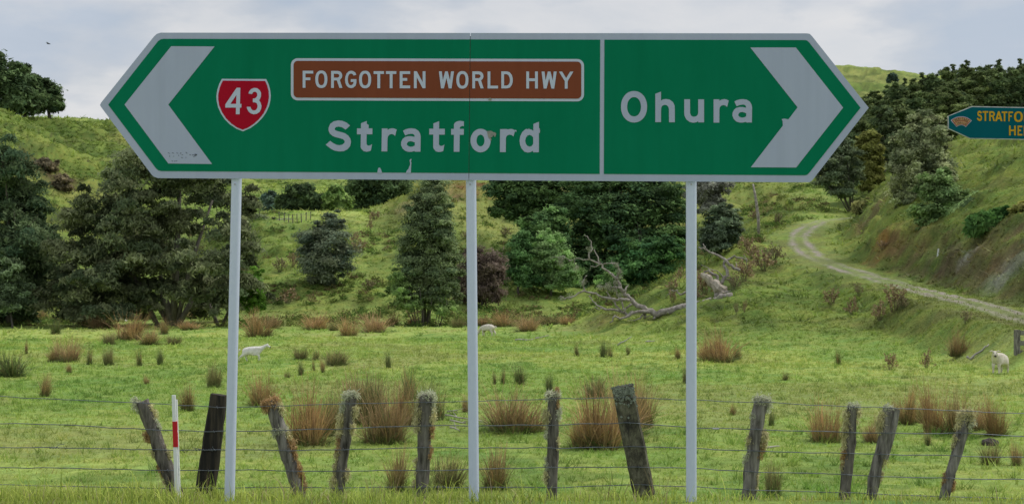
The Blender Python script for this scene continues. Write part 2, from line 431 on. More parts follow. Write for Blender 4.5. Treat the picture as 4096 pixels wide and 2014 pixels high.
# bare places, each with a ragged edge
for px, py, rad, c, st, dm in [(1850, 752, 7.0, (0.22, 0.10, 0.045), 1.0, 120), (1760, 790, 5.0, (0.25, 0.19, 0.10), .7, 120), (1640, 805, 5, (0.28, 0.24, 0.13), .7, 120), (3540, 950, 1.7, (0.36, 0.17, 0.055), 1.0, 60),
                           (3600, 930, 2.2, (0.20, 0.13, 0.06), .9, 60), (3480, 860, 2.2, (0.2, 0.14, 0.075), .8, 60), (3640, 990, 2.4, (0.17, 0.12, 0.055), .8, 60), (3720, 1000, 3.0, (0.14, 0.105, 0.05), .9, 60),
                           (3830, 990, 2.6, (0.10, 0.08, 0.045), 1.0, 60), (3900, 1000, 2.2, (0.13, 0.10, 0.055), 1., 60), (3850, 1040, 2.2, (0.17, 0.13, 0.065), .9, 60),
                           (3970, 1060, 2.6, (0.17, 0.13, 0.075), .9, 55), (4070, 1030, 2.2, (0.36, 0.34, 0.31), 1.0, 55), (4020, 1085, 1.2, (0.33, 0.31, 0.27), .9, 55), (4060, 970, 2.5, (0.17, 0.12, 0.06), .8, 55),
                           (4080, 1130, 2.0, (0.16, 0.12, 0.06), .7, 55), (3860, 1050, .8, (0.34, 0.32, 0.28), .9, 60),
                           (3580, 1010, 1.5, (0.22, 0.14, 0.06), .7, 60), (3450, 930, 1.5, (0.22, 0.16, 0.08), .6, 60),
                           (180, 655, 7, (0.085, 0.055, 0.035), .9, 120), (255, 725, 5, (0.09, 0.06, 0.035), .9, 120), (120, 640, 3, (0.10, 0.07, 0.04), .7, 120), (2360, 1290, 3.0, (0.24, 0.17, 0.08), .6, 60)]:
    h_ = hit(px, py, dm)
    dd = np.hypot(X - h_.x, (Y - h_.y) * 0.8) + 0.5 * rad * fbm(X / (rad * .35), Y / (rad * .35), oct=4, seed=int(px))
    g_ = (np.clip((rad - dd) / (0.5 * rad), 0, 1) * st * np.clip(.38 + 1.2 * fbm(X / 1.3, Y / 1.3, Z0 / .8, oct=3, seed=int(py)), .1, 1))[..., None]
    GC = GC * (1 - g_) + np.array(c) * (1 + .35 * n_hi[..., None]) * g_
edge = (np.clip(1 - (tdist - 1.4) / 1.4, 0, 1) * np.clip(.6 + n_mid, 0, 1) * 0.6)[..., None]
GC = GC * (1 - edge) + np.array([0.19, 0.20, 0.075]) * edge
# the far bush-clad range
fr_ = np.clip((D - 560) / 100, 0, 1)[..., None]
GC = GC * (1 - fr_) + np.array([0.05, 0.085, 0.06]) * fr_
patch = fbm(X / 4.5, Y / 6.5, oct=3, seed=63)
worn = (np.clip((patch - .22) * 3, 0, .5) * (1 - steep))[..., None]
GC = GC * (1 - worn) + np.array([0.215, 0.215, 0.07]) * worn
rank_ = (np.clip((-patch - .2) * 3, 0, .55) * (1 - steep))[..., None]
GC = GC * (1 - rank_) + np.array([0.11, 0.19, 0.038]) * rank_
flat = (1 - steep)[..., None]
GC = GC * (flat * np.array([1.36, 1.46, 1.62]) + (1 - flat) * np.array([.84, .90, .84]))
GC = np.clip(GC * (1 + 0.16 * n_hi[..., None] + .10 * fbm(X / .2, Y / .2, oct=1, seed=77)[..., None]), 0.008, 0.6)

def ground_material():
    m, nt, n, l, b = newmat('pasture')
    at = n.new('ShaderNodeAttribute'); at.attribute_name = 'col'
    g = n.new('ShaderNodeNewGeometry')
    a = n.new('ShaderNodeTexNoise'); a.inputs['Scale'].default_value = 6.0; a.inputs['Detail'].default_value = 8; a.inputs['Roughness'].default_value = .7
    mpn = n.new('ShaderNodeMapping'); mpn.inputs['Scale'].default_value = (1, .7, 1)
    l.new(g.outputs['Position'], mpn.inputs[0]); l.new(mpn.outputs[0], a.inputs['Vector'])
    mr = n.new('ShaderNodeMapRange'); mr.inputs[1].default_value = .3; mr.inputs[2].default_value = .7; mr.inputs[3].default_value = .68; mr.inputs[4].default_value = 1.32
    l.new(a.outputs['Fac'], mr.inputs[0])
    sc = n.new('ShaderNodeVectorMath'); sc.operation = 'SCALE'
    l.new(at.outputs['Color'], sc.inputs[0]); l.new(mr.outputs[0], sc.inputs['Scale'])
    a2 = n.new('ShaderNodeTexNoise'); a2.inputs['Scale'].default_value = 1.3; a2.inputs['Detail'].default_value = 5
    l.new(g.outputs['Position'], a2.inputs['Vector'])
    hs = n.new('ShaderNodeHueSaturation')
    mr3 = n.new('ShaderNodeMapRange'); mr3.inputs[1].default_value = .3; mr3.inputs[2].default_value = .7; mr3.inputs[3].default_value = .475; mr3.inputs[4].default_value = .52
    l.new(a2.outputs['Fac'], mr3.inputs[0]); l.new(mr3.outputs[0], hs.inputs['Hue'])
    l.new(sc.outputs[0], hs.inputs['Color']); l.new(hs.outputs[0], b.inputs['Base Color'])
    b.inputs['Roughness'].default_value = .9; b.inputs['Specular IOR Level'].default_value = .1
    bp = n.new('ShaderNodeBump'); bp.inputs['Strength'].default_value = .9; bp.inputs['Distance'].default_value = .12
    l.new(a.outputs['Fac'], bp.inputs['Height']); l.new(bp.outputs[0], b.inputs['Normal'])
    return m
nr, nc = D.shape
I = np.arange(nr * nc).reshape(nr, nc)
quads = np.stack([I[:-1, :-1].ravel(), I[:-1, 1:].ravel(), I[1:, 1:].ravel(), I[1:, :-1].ravel()], 1)
gm = fast_mesh('ground', np.stack([X, Y, ZN], -1).reshape(-1, 3), quads, ground_material(), GC.reshape(-1, 3), smooth=True)
tag(mobj('ground', gm), kind='structure')

# farm track ribbon
def track_material():
    m, nt, n, l, b = newmat('track_gravel')
    at = n.new('ShaderNodeAttribute'); at.attribute_name = 'col'
    g = n.new('ShaderNodeNewGeometry')
    a = n.new('ShaderNodeTexNoise'); a.inputs['Scale'].default_value = 5; a.inputs['Detail'].default_value = 9; a.inputs['Roughness'].default_value = .75
    l.new(g.outputs['Position'], a.inputs['Vector'])
    mr = n.new('ShaderNodeMapRange'); mr.inputs[1].default_value = .3; mr.inputs[2].default_value = .7; mr.inputs[3].default_value = .6; mr.inputs[4].default_value = 1.4
    l.new(a.outputs['Fac'], mr.inputs[0])
    sc = n.new('ShaderNodeVectorMath'); sc.operation = 'SCALE'
    l.new(at.outputs['Color'], sc.inputs[0]); l.new(mr.outputs[0], sc.inputs['Scale'])
    l.new(sc.outputs[0], b.inputs['Base Color']); b.inputs['Roughness'].default_value = .95
    bp = n.new('ShaderNodeBump'); bp.inputs['Strength'].default_value = .7; bp.inputs['Distance'].default_value = .06
    l.new(a.outputs['Fac'], bp.inputs['Height']); l.new(bp.outputs[0], b.inputs['Normal'])
    return m
tp = smooth_path(trk[::3], 8)
tan = np.gradient(tp[:, :2], axis=0); tan /= np.linalg.norm(tan, axis=1)[:, None]
nor = np.stack([-tan[:, 1], tan[:, 0]], 1)
tv = np.linspace(-1, 1, 25)
hw = 0.92 + .25 * fbm(np.arange(len(tp)) / 6., np.zeros(len(tp)), oct=3, seed=5)
TX = tp[:, 0, None] + nor[:, 0, None] * tv * hw[:, None]; TY = tp[:, 1, None] + nor[:, 1, None] * tv * hw[:, None]
nz = fbm(TX / .8, TY / .8, oct=4, seed=91)
lift = 0.05 * np.clip((1 - np.abs(tv)) * 4, -0.6, 1)[None, :] + 0.05 * np.clip(nz, -1, 0) * (np.abs(tv) > .6)
TZ = elev(TX, TY) + lift - 0.03 * np.exp(-((np.abs(tv) - .5) / .16) ** 2)
rut = 1.15 * np.exp(-((np.abs(tv)[None, :] - .55 + .14 * nz) / .24) ** 2) + .3 * np.clip(nz * 2, 0, 1) * (np.abs(tv) < .85)[None, :]
rut = np.clip(rut * (0.62 + 1.0 * fbm(TX / 2.2, TY / 2.2, oct=3, seed=93)), 0, 1)[..., None]
TC = np.stack([elev(TX, TY, GC[..., k_]) for k_ in range(3)], -1) * .9 * (1 - rut) + np.array([0.29, 0.26, 0.22]) * rut
I2 = np.arange(TX.size).reshape(TX.shape)
q2 = np.stack([I2[:-1, :-1].ravel(), I2[:-1, 1:].ravel(), I2[1:, 1:].ravel(), I2[1:, :-1].ravel()], 1)
tag(mobj('farm_track', fast_mesh('farm_track', np.stack([TX, TY, TZ], -1).reshape(-1, 3), q2, track_material(), TC.reshape(-1, 3), smooth=True)), kind='structure')
def gcol(x, y):
    return np.stack([elev(x, y, GC[..., k]) for k in range(3)], -1)
# ------------------------------------------------------------------ the direction sign
def pip(p, poly):
    x, y = p; ins = False; j = len(poly) - 1
    for i in range(len(poly)):
        xi, yi = poly[i]; xj, yj = poly[j]
        if (yi > y) != (yj > y) and x < (xj - xi) * (y - yi) / (yj - yi) + xi: ins = not ins
        j = i
    return ins
def tri2d(polys, holes=()):
    vs_, es = [], []
    for p in list(polys) + list(holes):
        b = len(vs_); vs_ += [Vector(q) for q in p]; es += [(b + i, b + (i + 1) % len(p)) for i in range(len(p))]
    v, _, f, _, _, _ = delaunay_2d_cdt(vs_, es, [], 0, 1e-5)
    out = []
    for t in f:
        c = sum((v[i] for i in t), Vector((0, 0))) / len(t)
        if any(pip(c, p) for p in polys) and not any(pip(c, h) for h in holes): out.append(tuple(t))
    return v, out
def ell(cx, cy, rx, ry, n=40, e=2.0):
    o = []
    for i in range(n):
        a = 2 * math.pi * i / n; c, s = math.cos(a), math.sin(a)
        o.append((cx + rx * math.copysign(abs(c) ** (2 / e), c), cy + ry * math.copysign(abs(s) ** (2 / e), s)))
    return o
def rrect(x0, y0, x1, y1, y0r, y1r, r, n=8):
    o = []
    for cx, cy, a0 in ((x1 - r, y0r + r, -90), (x1 - r, y1r - r, 0), (x0 + r, y1 - r, 90), (x0 + r, y0 + r, 180)):
        for k in range(n + 1):
            a = R(a0 + 90 * k / n); o.append((cx + r * math.cos(a), cy + r * math.sin(a)))
    return o
def clip(poly, a, b, side):
    """half-plane clip against the line a-b"""
    def f(p): return side * ((b[0] - a[0]) * (p[1] - a[1]) - (b[1] - a[1]) * (p[0] - a[0]))
    o = []
    for i in range(len(poly)):
        p, q = poly[i], poly[(i + 1) % len(poly)]; fp, fq = f(p), f(q)
        if fp >= 0: o.append(p)
        if (fp >= 0) != (fq >= 0):
            t = fp / (fp - fq); o.append((p[0] + (q[0] - p[0]) * t, p[1] + (q[1] - p[1]) * t))
    return o
class Board:
    """a flat board: photograph pixels land on its plane"""
    def __init__(s, o, nrm): s.o = Vector(o); s.n = Vector(nrm).normalized()
    def pt(s, px, py, off=0.0):
        r = P(px, py, 1.0) - Vector((0, 0, CAMZ)); c = Vector((0, 0, CAMZ))
        t = (s.o - c).dot(s.n) / r.dot(s.n)
        return c + r * t + s.n * off
    def film(s, name, polys, holes, mat, parent, off):
        v, f = tri2d(polys, holes)
        me = bpy.data.meshes.new(name)
        fs = []
        for t in f:
            a, b, c = [v[i] for i in t[:3]]
            fs.append(t if ((b - a).x * (c - a).y - (b - a).y * (c - a).x) < 0 else t[::-1])
        me.from_pydata([s.pt(p.x, p.y, off) for p in v], [], fs); me.update()
        me.materials.append(mat)
        return mobj(name, me, parent)
    def plate(s, name, poly, mat, parent, thick):
        n = len(poly); V = [s.pt(*p) for p in poly] + [s.pt(*p) - s.n * thick for p in poly]
        b = MB(); b.add(V, [(i, (i + 1) % n, n + (i + 1) % n, n + i) for i in range(n)], ngons=[tuple(range(n)), tuple(range(n, 2 * n))[::-1]])
        o = b.build(name, mat, parent)
        bm = bmesh.new(); bm.from_mesh(o.data); bmesh.ops.recalc_face_normals(bm, faces=bm.faces); bm.to_mesh(o.data); bm.free()
        return o

def mat_film(name, c, c2, rough=.55, speck=None, spk=.76, ribs=True):
    """retro-reflective sheeting: slight mottling, dust streaks and a few chips"""
    m, nt, n, l, b = newmat(name)
    g = n.new('ShaderNodeNewGeometry')
    mpn = n.new('ShaderNodeMapping'); mpn.inputs['Scale'].default_value = (1.2, 1.2, .35)
    l.new(g.outputs['Position'], mpn.inputs[0])
    a = n.new('ShaderNodeTexNoise'); a.inputs['Scale'].default_value = 3.; a.inputs['Detail'].default_value = 8; a.inputs['Roughness'].default_value = .65
    l.new(mpn.outputs[0], a.inputs['Vector'])
    rp = n.new('ShaderNodeValToRGB'); rp.color_ramp.elements[0].position = .3; rp.color_ramp.elements[1].position = .72
    rp.color_ramp.elements[0].color = (*c, 1); rp.color_ramp.elements[1].color = (*c2, 1)
    l.new(a.outputs['Fac'], rp.inputs[0]); last = rp.outputs[0]
    if speck:
        v = n.new('ShaderNodeTexNoise'); v.inputs['Scale'].default_value = 60; v.inputs['Detail'].default_value = 2
        l.new(g.outputs['Position'], v.inputs['Vector'])
        r2 = n.new('ShaderNodeValToRGB'); r2.color_ramp.elements[0].position = spk; r2.color_ramp.elements[1].position = spk + .03
        r2.color_ramp.elements[0].color = (0, 0, 0, 1); r2.color_ramp.elements[1].color = (.7, .7, .7, 1)
        l.new(v.outputs['Fac'], r2.inputs[0])
        mx = n.new('ShaderNodeMix'); mx.data_type = 'RGBA'
        l.new(r2.outputs[0], mx.inputs['Factor']); l.new(last, mx.inputs[6]); mx.inputs[7].default_value = (*speck, 1); last = mx.outputs[2]
    mp3 = n.new('ShaderNodeMapping'); mp3.inputs['Scale'].default_value = (9, 9, .5); l.new(g.outputs['Position'], mp3.inputs[0])
    st_ = n.new('ShaderNodeTexNoise'); st_.inputs['Scale'].default_value = 2.2; st_.inputs['Detail'].default_value = 6; l.new(mp3.outputs[0], st_.inputs['Vector'])
    mr_ = n.new('ShaderNodeMapRange'); mr_.inputs[1].default_value = .25; mr_.inputs[2].default_value = .75; mr_.inputs[3].default_value = .96; mr_.inputs[4].default_value = 1.03; l.new(st_.outputs['Fac'], mr_.inputs[0])
    sc = n.new('ShaderNodeVectorMath'); sc.operation = 'SCALE'; l.new(last, sc.inputs[0]); l.new(mr_.outputs[0], sc.inputs['Scale']); last = sc.outputs[0]
    l.new(last, b.inputs['Base Color'])
    b.inputs['Roughness'].default_value = rough; b.inputs['Specular IOR Level'].default_value = .04
    return m
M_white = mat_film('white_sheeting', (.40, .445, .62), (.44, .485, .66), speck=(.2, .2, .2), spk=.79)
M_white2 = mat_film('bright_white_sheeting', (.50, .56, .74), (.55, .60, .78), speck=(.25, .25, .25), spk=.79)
M_green = mat_film('green_sheeting', (.0012, .17, .088), (.003, .195, .105), speck=(.03, .22, .19), spk=.77)
M_brown = mat_film('brown_sheeting', (.20, .056, .030), (.23, .067, .037), speck=(.3, .2, .15), spk=.79)
M_red = mat_film('red_sheeting', (.38, .006, .024), (.43, .008, .029))
M_alu = mat_noise('bare_aluminium', (.32, .33, .35), (.45, .46, .48), scale=6, rough=.45, metal=.6)
M_ink = mat_noise('faded_ink', (.03, .035, .07), (.16, .18, .25), scale=90, rough=.6, lo=.4, hi=.6)
M_dirt = mat_noise('lichen_grime', (.22, .23, .23), (.32, .32, .29), scale=60, rough=.8)

sign = empty('direction_sign', (0, 9.85, 0))
bpy.context.view_layer.update()
tag(sign, 'large green highway direction sign reading Stratford and Ohura on three white posts', 'road sign')
YAW = math.atan2(0.2, 5.4)
SB = Board((0, 9.85, CAMZ), (-math.sin(YAW), -math.cos(YAW), 0))
outer = [(617, 145), (627, 136), (643, 131), (3228, 134), (3239, 136), (3249, 146), (3467, 421), (3475, 431), (3467, 441), (3249, 721), (3239, 728), (3226, 729), (632, 712), (617, 707), (608, 700), (404, 428), (400, 420), (404, 411)]
green = [(632, 166), (643, 158), (656, 156), (3219, 161), (3228, 163), (3236, 170), (3442, 431), (3236, 692), (3228, 699), (3218, 701), (646, 684), (634, 681), (625, 674), (433, 419)]
SA, SBt = (1882, 100), (1875, 760)
for k, sd_, dx in ((0, 1, -1.1), (1, -1, 1.1)):
    SB.plate('panel', clip(outer, (SA[0] + dx, SA[1]), (SBt[0] + dx, SBt[1]), sd_), M_white, sign, .004)
b = MB()
for y0 in range(8): b.tube([SB.pt(1881.3 - y0 * .9, 145 + y0 * 71, -.007), SB.pt(1880.4 - y0 * .9, 216 + y0 * 71, -.007)], .006, 6)
b.build('seam_light_block', mat_noise('dark_seam_block', (.05, .055, .055), (.10, .10, .095)), sign)  # dark strip added behind the seam to block sky light through the gap
D0, D1 = ((2401, 100), (2398, 760)), ((2418, 100), (2415, 760))
gl = clip(green, *D0, 1)
SB.film('green_field', [clip(gl, (SA[0] - 1.1, SA[1]), (SBt[0] - 1.1, SBt[1]), 1)], [], M_green, sign, .0025)
SB.film('green_field', [clip(gl, (SA[0] + 1.1, SA[1]), (SBt[0] + 1.1, SBt[1]), -1)], [], M_green, sign, .0025)
SB.film('green_field', [clip(green, *D1, -1)], [], M_green, sign, .0025)
SB.film('chevron', [[(685.5, 186), (859, 187), (674, 419), (849, 656), (674, 654), (499, 419)]], [], M_white, sign, .005)
SB.film('chevron', [[(3001, 191), (3183, 191), (3372, 431), (3184, 670), (3003, 669), (3131, 503), (3130, 484), (3126, 477), (3137, 475), (3153, 478), (3190, 430)]], [], M_white, sign, .005)
b0, b1 = rrect(1164, 234, 2336, 402, 237, 406, 27), rrect(1175, 244.5, 2325, 391, 247.5, 395.5, 17)
for dx, s_ in ((-1.1, 1), (1.1, -1)):
    cc = ((SA[0] + dx, SA[1]), (SBt[0] + dx, SBt[1]), s_)
    bo = SB.film('brown_panel_border', [clip(b0, *cc)], [], M_white2, sign, .005)
    SB.film('brown_field', [clip(b1, *cc)], [], M_brown, bo, .0075)
def zp(pts, ox, oy, s): return [(ox + x * s, oy + y * s) for x, y in pts]
CAP = {
 'F': ([[(0, 0), (175, 0), (175, 46), (46, 46), (46, 112), (128, 112), (128, 156), (46, 156), (46, 282), (0, 282)]], [], 175),
 'O': ([ell(100, 144, 100, 145, 40, 2.35)], [ell(100, 144, 53, 99, 36, 2.35)], 200),
 'R': ([[(0, 0), (110, 0), (150, 10), (178, 42), (186, 80), (178, 115), (145, 150), (188, 282), (137, 282), (95, 158), (46, 158), (46, 282), (0, 282)]], [[(46, 48), (105, 48), (130, 60), (138, 80), (130, 100), (105, 113), (46, 113)]], 188),
 'G': ([[(188, 66), (170, 28), (135, 6), (100, 0), (60, 11), (25, 48), (5, 100), (0, 145), (5, 200), (25, 248), (60, 279), (98, 289), (140, 280), (175, 250), (188, 205), (190, 140), (95, 140), (95, 186), (143, 186), (138, 212), (120, 235), (98, 243), (72, 232), (53, 200), (46, 145), (53, 90), (70, 58), (98, 46), (125, 55), (145, 82)]], [], 190),
 'T': ([[(0, 0), (172, 0), (172, 46), (109, 46), (109, 282), (62, 282), (62, 46), (0, 46)]], [], 172),
 'E': ([[(0, 0), (174, 0), (174, 46), (47, 46), (47, 112), (125, 112), (125, 158), (47, 158), (47, 236), (174, 236), (174, 282), (0, 282)]], [], 174),
 'N': ([[(0, 0), (48, 0), (145, 180), (145, 0), (192, 0), (192, 282), (145, 282), (47, 100), (47, 282), (0, 282)]], [], 192),
 'W': ([[(0, 0), (48, 0), (66, 145), (103, 0), (147, 0), (184, 145), (201, 0), (250, 0), (210, 282), (163, 282), (125, 112), (82, 282), (35, 282)]], [], 250),
 'L': ([[(0, 0), (46, 0), (46, 236), (174, 236), (174, 282), (0, 282)]], [], 174),
 'D': ([[(0, 0), (95, 0), (140, 15), (175, 60), (190, 115), (190, 170), (175, 225), (140, 268), (95, 282), (0, 282)]], [[(46, 46), (90, 46), (120, 65), (140, 110), (143, 145), (138, 190), (118, 222), (90, 236), (46, 236)]], 190),
 'H': ([[(0, 0), (46, 0), (46, 114), (145, 114), (145, 0), (192, 0), (192, 282), (145, 282), (145, 160), (46, 160), (46, 282), (0, 282)]], [], 192),
 'Y': ([[(0, 0), (53, 0), (120, 108), (186, 0), (240, 0), (144, 158), (144, 282), (97, 282), (97, 158)]], [], 240),
 'A': ([[(0, 282), (80, 0), (124, 0), (204, 282), (154, 282), (138, 222), (66, 222), (50, 282)]], [[(79, 176), (125, 176), (102, 92)]], 204),
 'I': ([[(0, 0), (46, 0), (46, 282), (0, 282)]], [], 46),
}
S_ = [(707, 247), (640, 190), (560, 158), (485, 150), (400, 168), (335, 215), (303, 290), (303, 340), (330, 400), (385, 445), (440, 465), (520, 485), (580, 505), (607, 540), (600, 575), (560, 605), (505, 615), (450, 605), (390, 575), (335, 532), (250, 605), (330, 670), (410, 715), (505, 732), (590, 725), (660, 690), (710, 630), (725, 550), (712, 490), (670, 430), (610, 390), (530, 365), (450, 345), (425, 330), (420, 300), (440, 275), (490, 266), (545, 275), (590, 300), (622, 325)]
CAP['S'] = ([[((x - 250) * .42, (y - 150) * .485) for x, y in S_]], [], 200)
def letter(board, ch, ox, oy, sx, sy, mat, parent, off):
    ps, hs, w_ = CAP[ch]
    board.film('letter', [[(ox + x * sx, oy + y * sy) for x, y in p] for p in ps], [[(ox + x * sx, oy + y * sy) for x, y in p] for p in hs], mat, parent, off)
k = 620 / 2576
for ch, x, y in zip('FORGOTTEN', (215, 425, 687, 918, 1152, 1393, 1598, 1826, 2062), (226, 223, 228, 225, 227, 233, 233, 234, 234)):
    letter(SB, ch, 1160 + x * k, 230 + y * k, k, k, M_white2, sign, .010)
for ch, x, y in zip('WORLDHWY', (67, 357, 622, 875, 1103, 1518, 1772, 2060), (236, 233, 236, 237, 236, 238, 239, 240)):
    letter(SB, ch, 1740 + x * k, 230 + y * k, k, k, M_white2, sign, .010)
z = 500 / 2346
A_ = [(1700, 345), (1740, 320), (1800, 303), (1860, 298), (1930, 308), (1990, 345), (2020, 395), (2032, 450), (2028, 736), (1920, 736), (1918, 724), (1860, 738), (1800, 738), (1740, 720), (1690, 675), (1663, 610), (1665, 555), (1695, 495), (1740, 460), (1800, 445), (1860, 447), (1917, 460), (1917, 440), (1905, 415), (1880, 402), (1840, 402), (1790, 412), (1742, 433)]
AH = [(1772, 590), (1785, 560), (1810, 545), (1845, 540), (1880, 547), (1922, 563), (1922, 622), (1880, 640), (1845, 645), (1805, 635), (1780, 615)]
def L1(polys, holes=(), o=(1250, 450), s=z, d=(0, 0)):
    return SB.film('letter', [zp(p, o[0] + d[0], o[1] + d[1], s) for p in polys], [zp(h_, o[0] + d[0], o[1] + d[1], s) for h_ in holes], M_white, sign, .005)
L1([S_])
L1([[(912, 205), (1020, 160), (1020, 213), (1057, 237), (1055, 300), (1127, 300), (1125, 410), (1018, 410), (1015, 590), (1030, 615), (1055, 625), (1090, 615), (1120, 592), (1097, 715), (1060, 730), (1010, 737), (960, 725), (920, 685), (905, 655), (910, 410), (836, 410), (838, 300), (912, 300)]])
L1([[(1303, 302), (1412, 302), (1412, 330), (1440, 308), (1500, 297), (1540, 303), (1583, 323), (1552, 442), (1530, 420), (1490, 405), (1450, 415), (1420, 445), (1410, 480), (1405, 731), (1297, 731)]])
L1([A_], [AH])
o2 = (1740, 460)
L1([[(-29, 160), (79, 118), (79, 260), (185, 260), (185, 370), (77, 370), (75, 550), (90, 575), (115, 583), (150, 575), (178, 555), (155, 678), (110, 692), (70, 695), (20, 683), (-20, 640), (-33, 610), (-31, 368), (-107, 368), (-107, 258), (-29, 260)]], o=o2)
L1([[(357, 180), (372, 150), (400, 128), (440, 115), (480, 112), (543, 122), (543, 213), (510, 207), (480, 220), (467, 240), (467, 262), (543, 262), (541, 373), (465, 373), (460, 691), (352, 691), (356, 372), (302, 372), (304, 262), (356, 262)]], o=o2)
L1([ell(856, 480, 190, 221)], [ell(855, 480, 75, 110)], o=o2)
SB.film('peeled_patch', [zp([(975, 305), (1045, 297), (1080, 310), (1092, 325), (1125, 325), (1150, 350), (1140, 390), (1130, 412), (1115, 410), (1112, 385), (1090, 392), (1070, 420), (1045, 418), (1060, 465), (1048, 480), (1000, 420)], *o2, z)], [], M_dirt, sign, .0062)
L1([[(1222, 267), (1335, 265), (1370, 272), (1420, 262), (1460, 268), (1503, 288), (1520, 277), (1533, 300), (1522, 322), (1503, 300), (1472, 405), (1445, 380), (1405, 370), (1365, 380), (1340, 405), (1331, 440), (1328, 697), (1218, 697)]], o=o2)
L1([[(1847, 170), (1952, 128), (1952, 245), (1967, 255), (1965, 275), (1973, 295), (1965, 348), (1951, 330), (1950, 700), (1842, 700), (1840, 672), (1800, 695), (1745, 706), (1680, 690), (1625, 630), (1597, 560), (1587, 480), (1600, 400), (1635, 325), (1690, 275), (1712, 264), (1755, 268), (1765, 245), (1769, 266), (1810, 275), (1845, 298)]],
   [[(1693, 485), (1705, 430), (1735, 388), (1775, 373), (1815, 390), (1843, 425), (1843, 545), (1815, 582), (1775, 596), (1735, 580), (1705, 540)]], o=o2)
o3 = (2440, 340)
L1([ell(399, 364, 217, 261, 44, 2.1)], [ell(399, 364, 115, 160, 40, 2.1)], o=o3, s=k)
L1([[(752, 150), (847, 112), (847, 262), (880, 242), (930, 235), (990, 245), (1045, 285), (1072, 340), (1076, 400), (1076, 621), (980, 621), (978, 395), (965, 358), (935, 335), (905, 332), (870, 345), (850, 380), (847, 420), (847, 619), (752, 619)]], o=o3, s=k)
L1([[(1233, 240), (1329, 240), (1330, 470), (1345, 510), (1375, 527), (1400, 529), (1435, 520), (1460, 490), (1465, 455), (1465, 241), (1562, 241), (1562, 623), (1466, 623), (1466, 604), (1430, 622), (1380, 629), (1320, 615), (1265, 570), (1238, 515), (1233, 480)]], o=o3, s=k)
L1([[(1720, 241), (1816, 241), (1816, 266), (1850, 245), (1900, 236), (1940, 245), (1972, 263), (1945, 368), (1920, 345), (1885, 335), (1850, 345), (1825, 370), (1817, 405), (1816, 627), (1720, 627)]], o=o3, s=k)
L1([A_], [AH], d=(1324.9, -116.5))
# flakes where the green film has come off above the lower border
SB.film('peeled_patch', [zp([(1217, 1132), (1230, 1060), (1245, 1035), (1265, 1035), (1285, 1060), (1290, 1080), (1310, 1132)], 1250, 450, z)], [], M_white, sign, .005)
SB.film('peeled_patch', [zp([(1755, 1134), (1775, 1085), (1805, 1055), (1815, 1020), (1833, 985), (1833, 945), (1822, 900), (1835, 875), (1862, 873), (1845, 925), (1858, 932), (1850, 1050), (1848, 1134)], 1250, 450, z)], [], M_white, sign, .005)
SB.film('peeled_patch', [[(1954, 398), (1960, 391), (1967, 397), (1966, 402), (1955, 402)]], [], M_dirt, sign, .0105)
# route shield
q = 280 / 1267
sh = SB.film('route_shield', [zp([(218, 163), (1020, 167), (1060, 250), (1090, 350), (1103, 460), (1095, 560), (1070, 660), (1020, 770), (950, 870), (850, 970), (740, 1050), (600, 1112), (480, 1065), (360, 985), (270, 895), (200, 790), (150, 680), (123, 560), (118, 470), (135, 360), (170, 255)], 840, 280, q)], [], M_white2, sign, .005)
SB.film('red_field', [zp([(238, 196), (1003, 203), (1040, 290), (1065, 390), (1070, 480), (1060, 570), (1030, 670), (970, 790), (890, 890), (790, 980), (690, 1045), (597, 1081), (500, 1045), (390, 970), (290, 870), (220, 760), (170, 640), (153, 530), (155, 440), (180, 325), (210, 250)], 840, 280, q)], [], M_red, sh, .0075)
SB.film('numeral', [zp([(488, 326), (555, 327), (548, 618), (576, 618), (573, 685), (545, 685), (542, 804), (474, 804), (476, 684), (282, 684), (284, 625)], 840, 280, q)], [zp([(484, 455), (480, 618), (375, 618)], 840, 280, q)], M_white2, sh, .010)
SB.film('numeral', [zp([(702, 432), (715, 390), (750, 350), (805, 328), (860, 335), (905, 370), (930, 420), (928, 480), (910, 530), (893, 552), (920, 590), (938, 650), (930, 710), (900, 765), (850, 797), (795, 805), (745, 790), (700, 750), (675, 700), (671, 670), (740, 672), (750, 705), (775, 732), (805, 738), (840, 725), (862, 690), (868, 650), (855, 610), (825, 590), (782, 588), (782, 522), (815, 520), (845, 500), (862, 465), (858, 425), (835, 400), (805, 397), (780, 412), (768, 440)], 840, 280, q)], [], M_white2, sh, .010)
# worn-off felt pen writing with an arrow on the left chevron
def stroke(pts, w_):
    o = []; n_ = len(pts)
    L_, R_ = [], []
    for i, p in enumerate(pts):
        a, b_ = pts[max(i - 1, 0)], pts[min(i + 1, n_ - 1)]
        tx, ty = b_[0] - a[0], b_[1] - a[1]; m = math.hypot(tx, ty) or 1
        L_.append((p[0] - ty / m * w_ / 2, p[1] + tx / m * w_ / 2)); R_.append((p[0] + ty / m * w_ / 2, p[1] - tx / m * w_ / 2))
    return L_ + R_[::-1]
q2_ = 180 / 2281
sc_ = [[(415, 395), (470, 410), (510, 455)], [(500, 540), (500, 600)], [(620, 405), (670, 395), (720, 435)], [(680, 580), (735, 565)], [(850, 395), (930, 430)], [(955, 510), (950, 560)], [(1040, 460), (1045, 410), (1095, 400)],
       [(1110, 500), (1170, 495)], [(1080, 635), (1165, 640)], [(1310, 380), (1360, 385), (1385, 445)], [(1295, 630), (1355, 635)], [(1500, 495), (1585, 490)], [(1640, 510), (1890, 490)], [(1760, 455), (1890, 485)], [(1700, 600), (1780, 555), (1885, 495)],
       [(610, 800), (660, 835)], [(720, 820), (780, 830)], [(825, 790), (825, 835)], [(840, 805), (890, 800)]]
tag(SB.film('scribble', [zp(stroke(s_, 24), 640, 580, q2_) for s_ in sc_], [], M_ink, sign, .0075), kind='stuff')
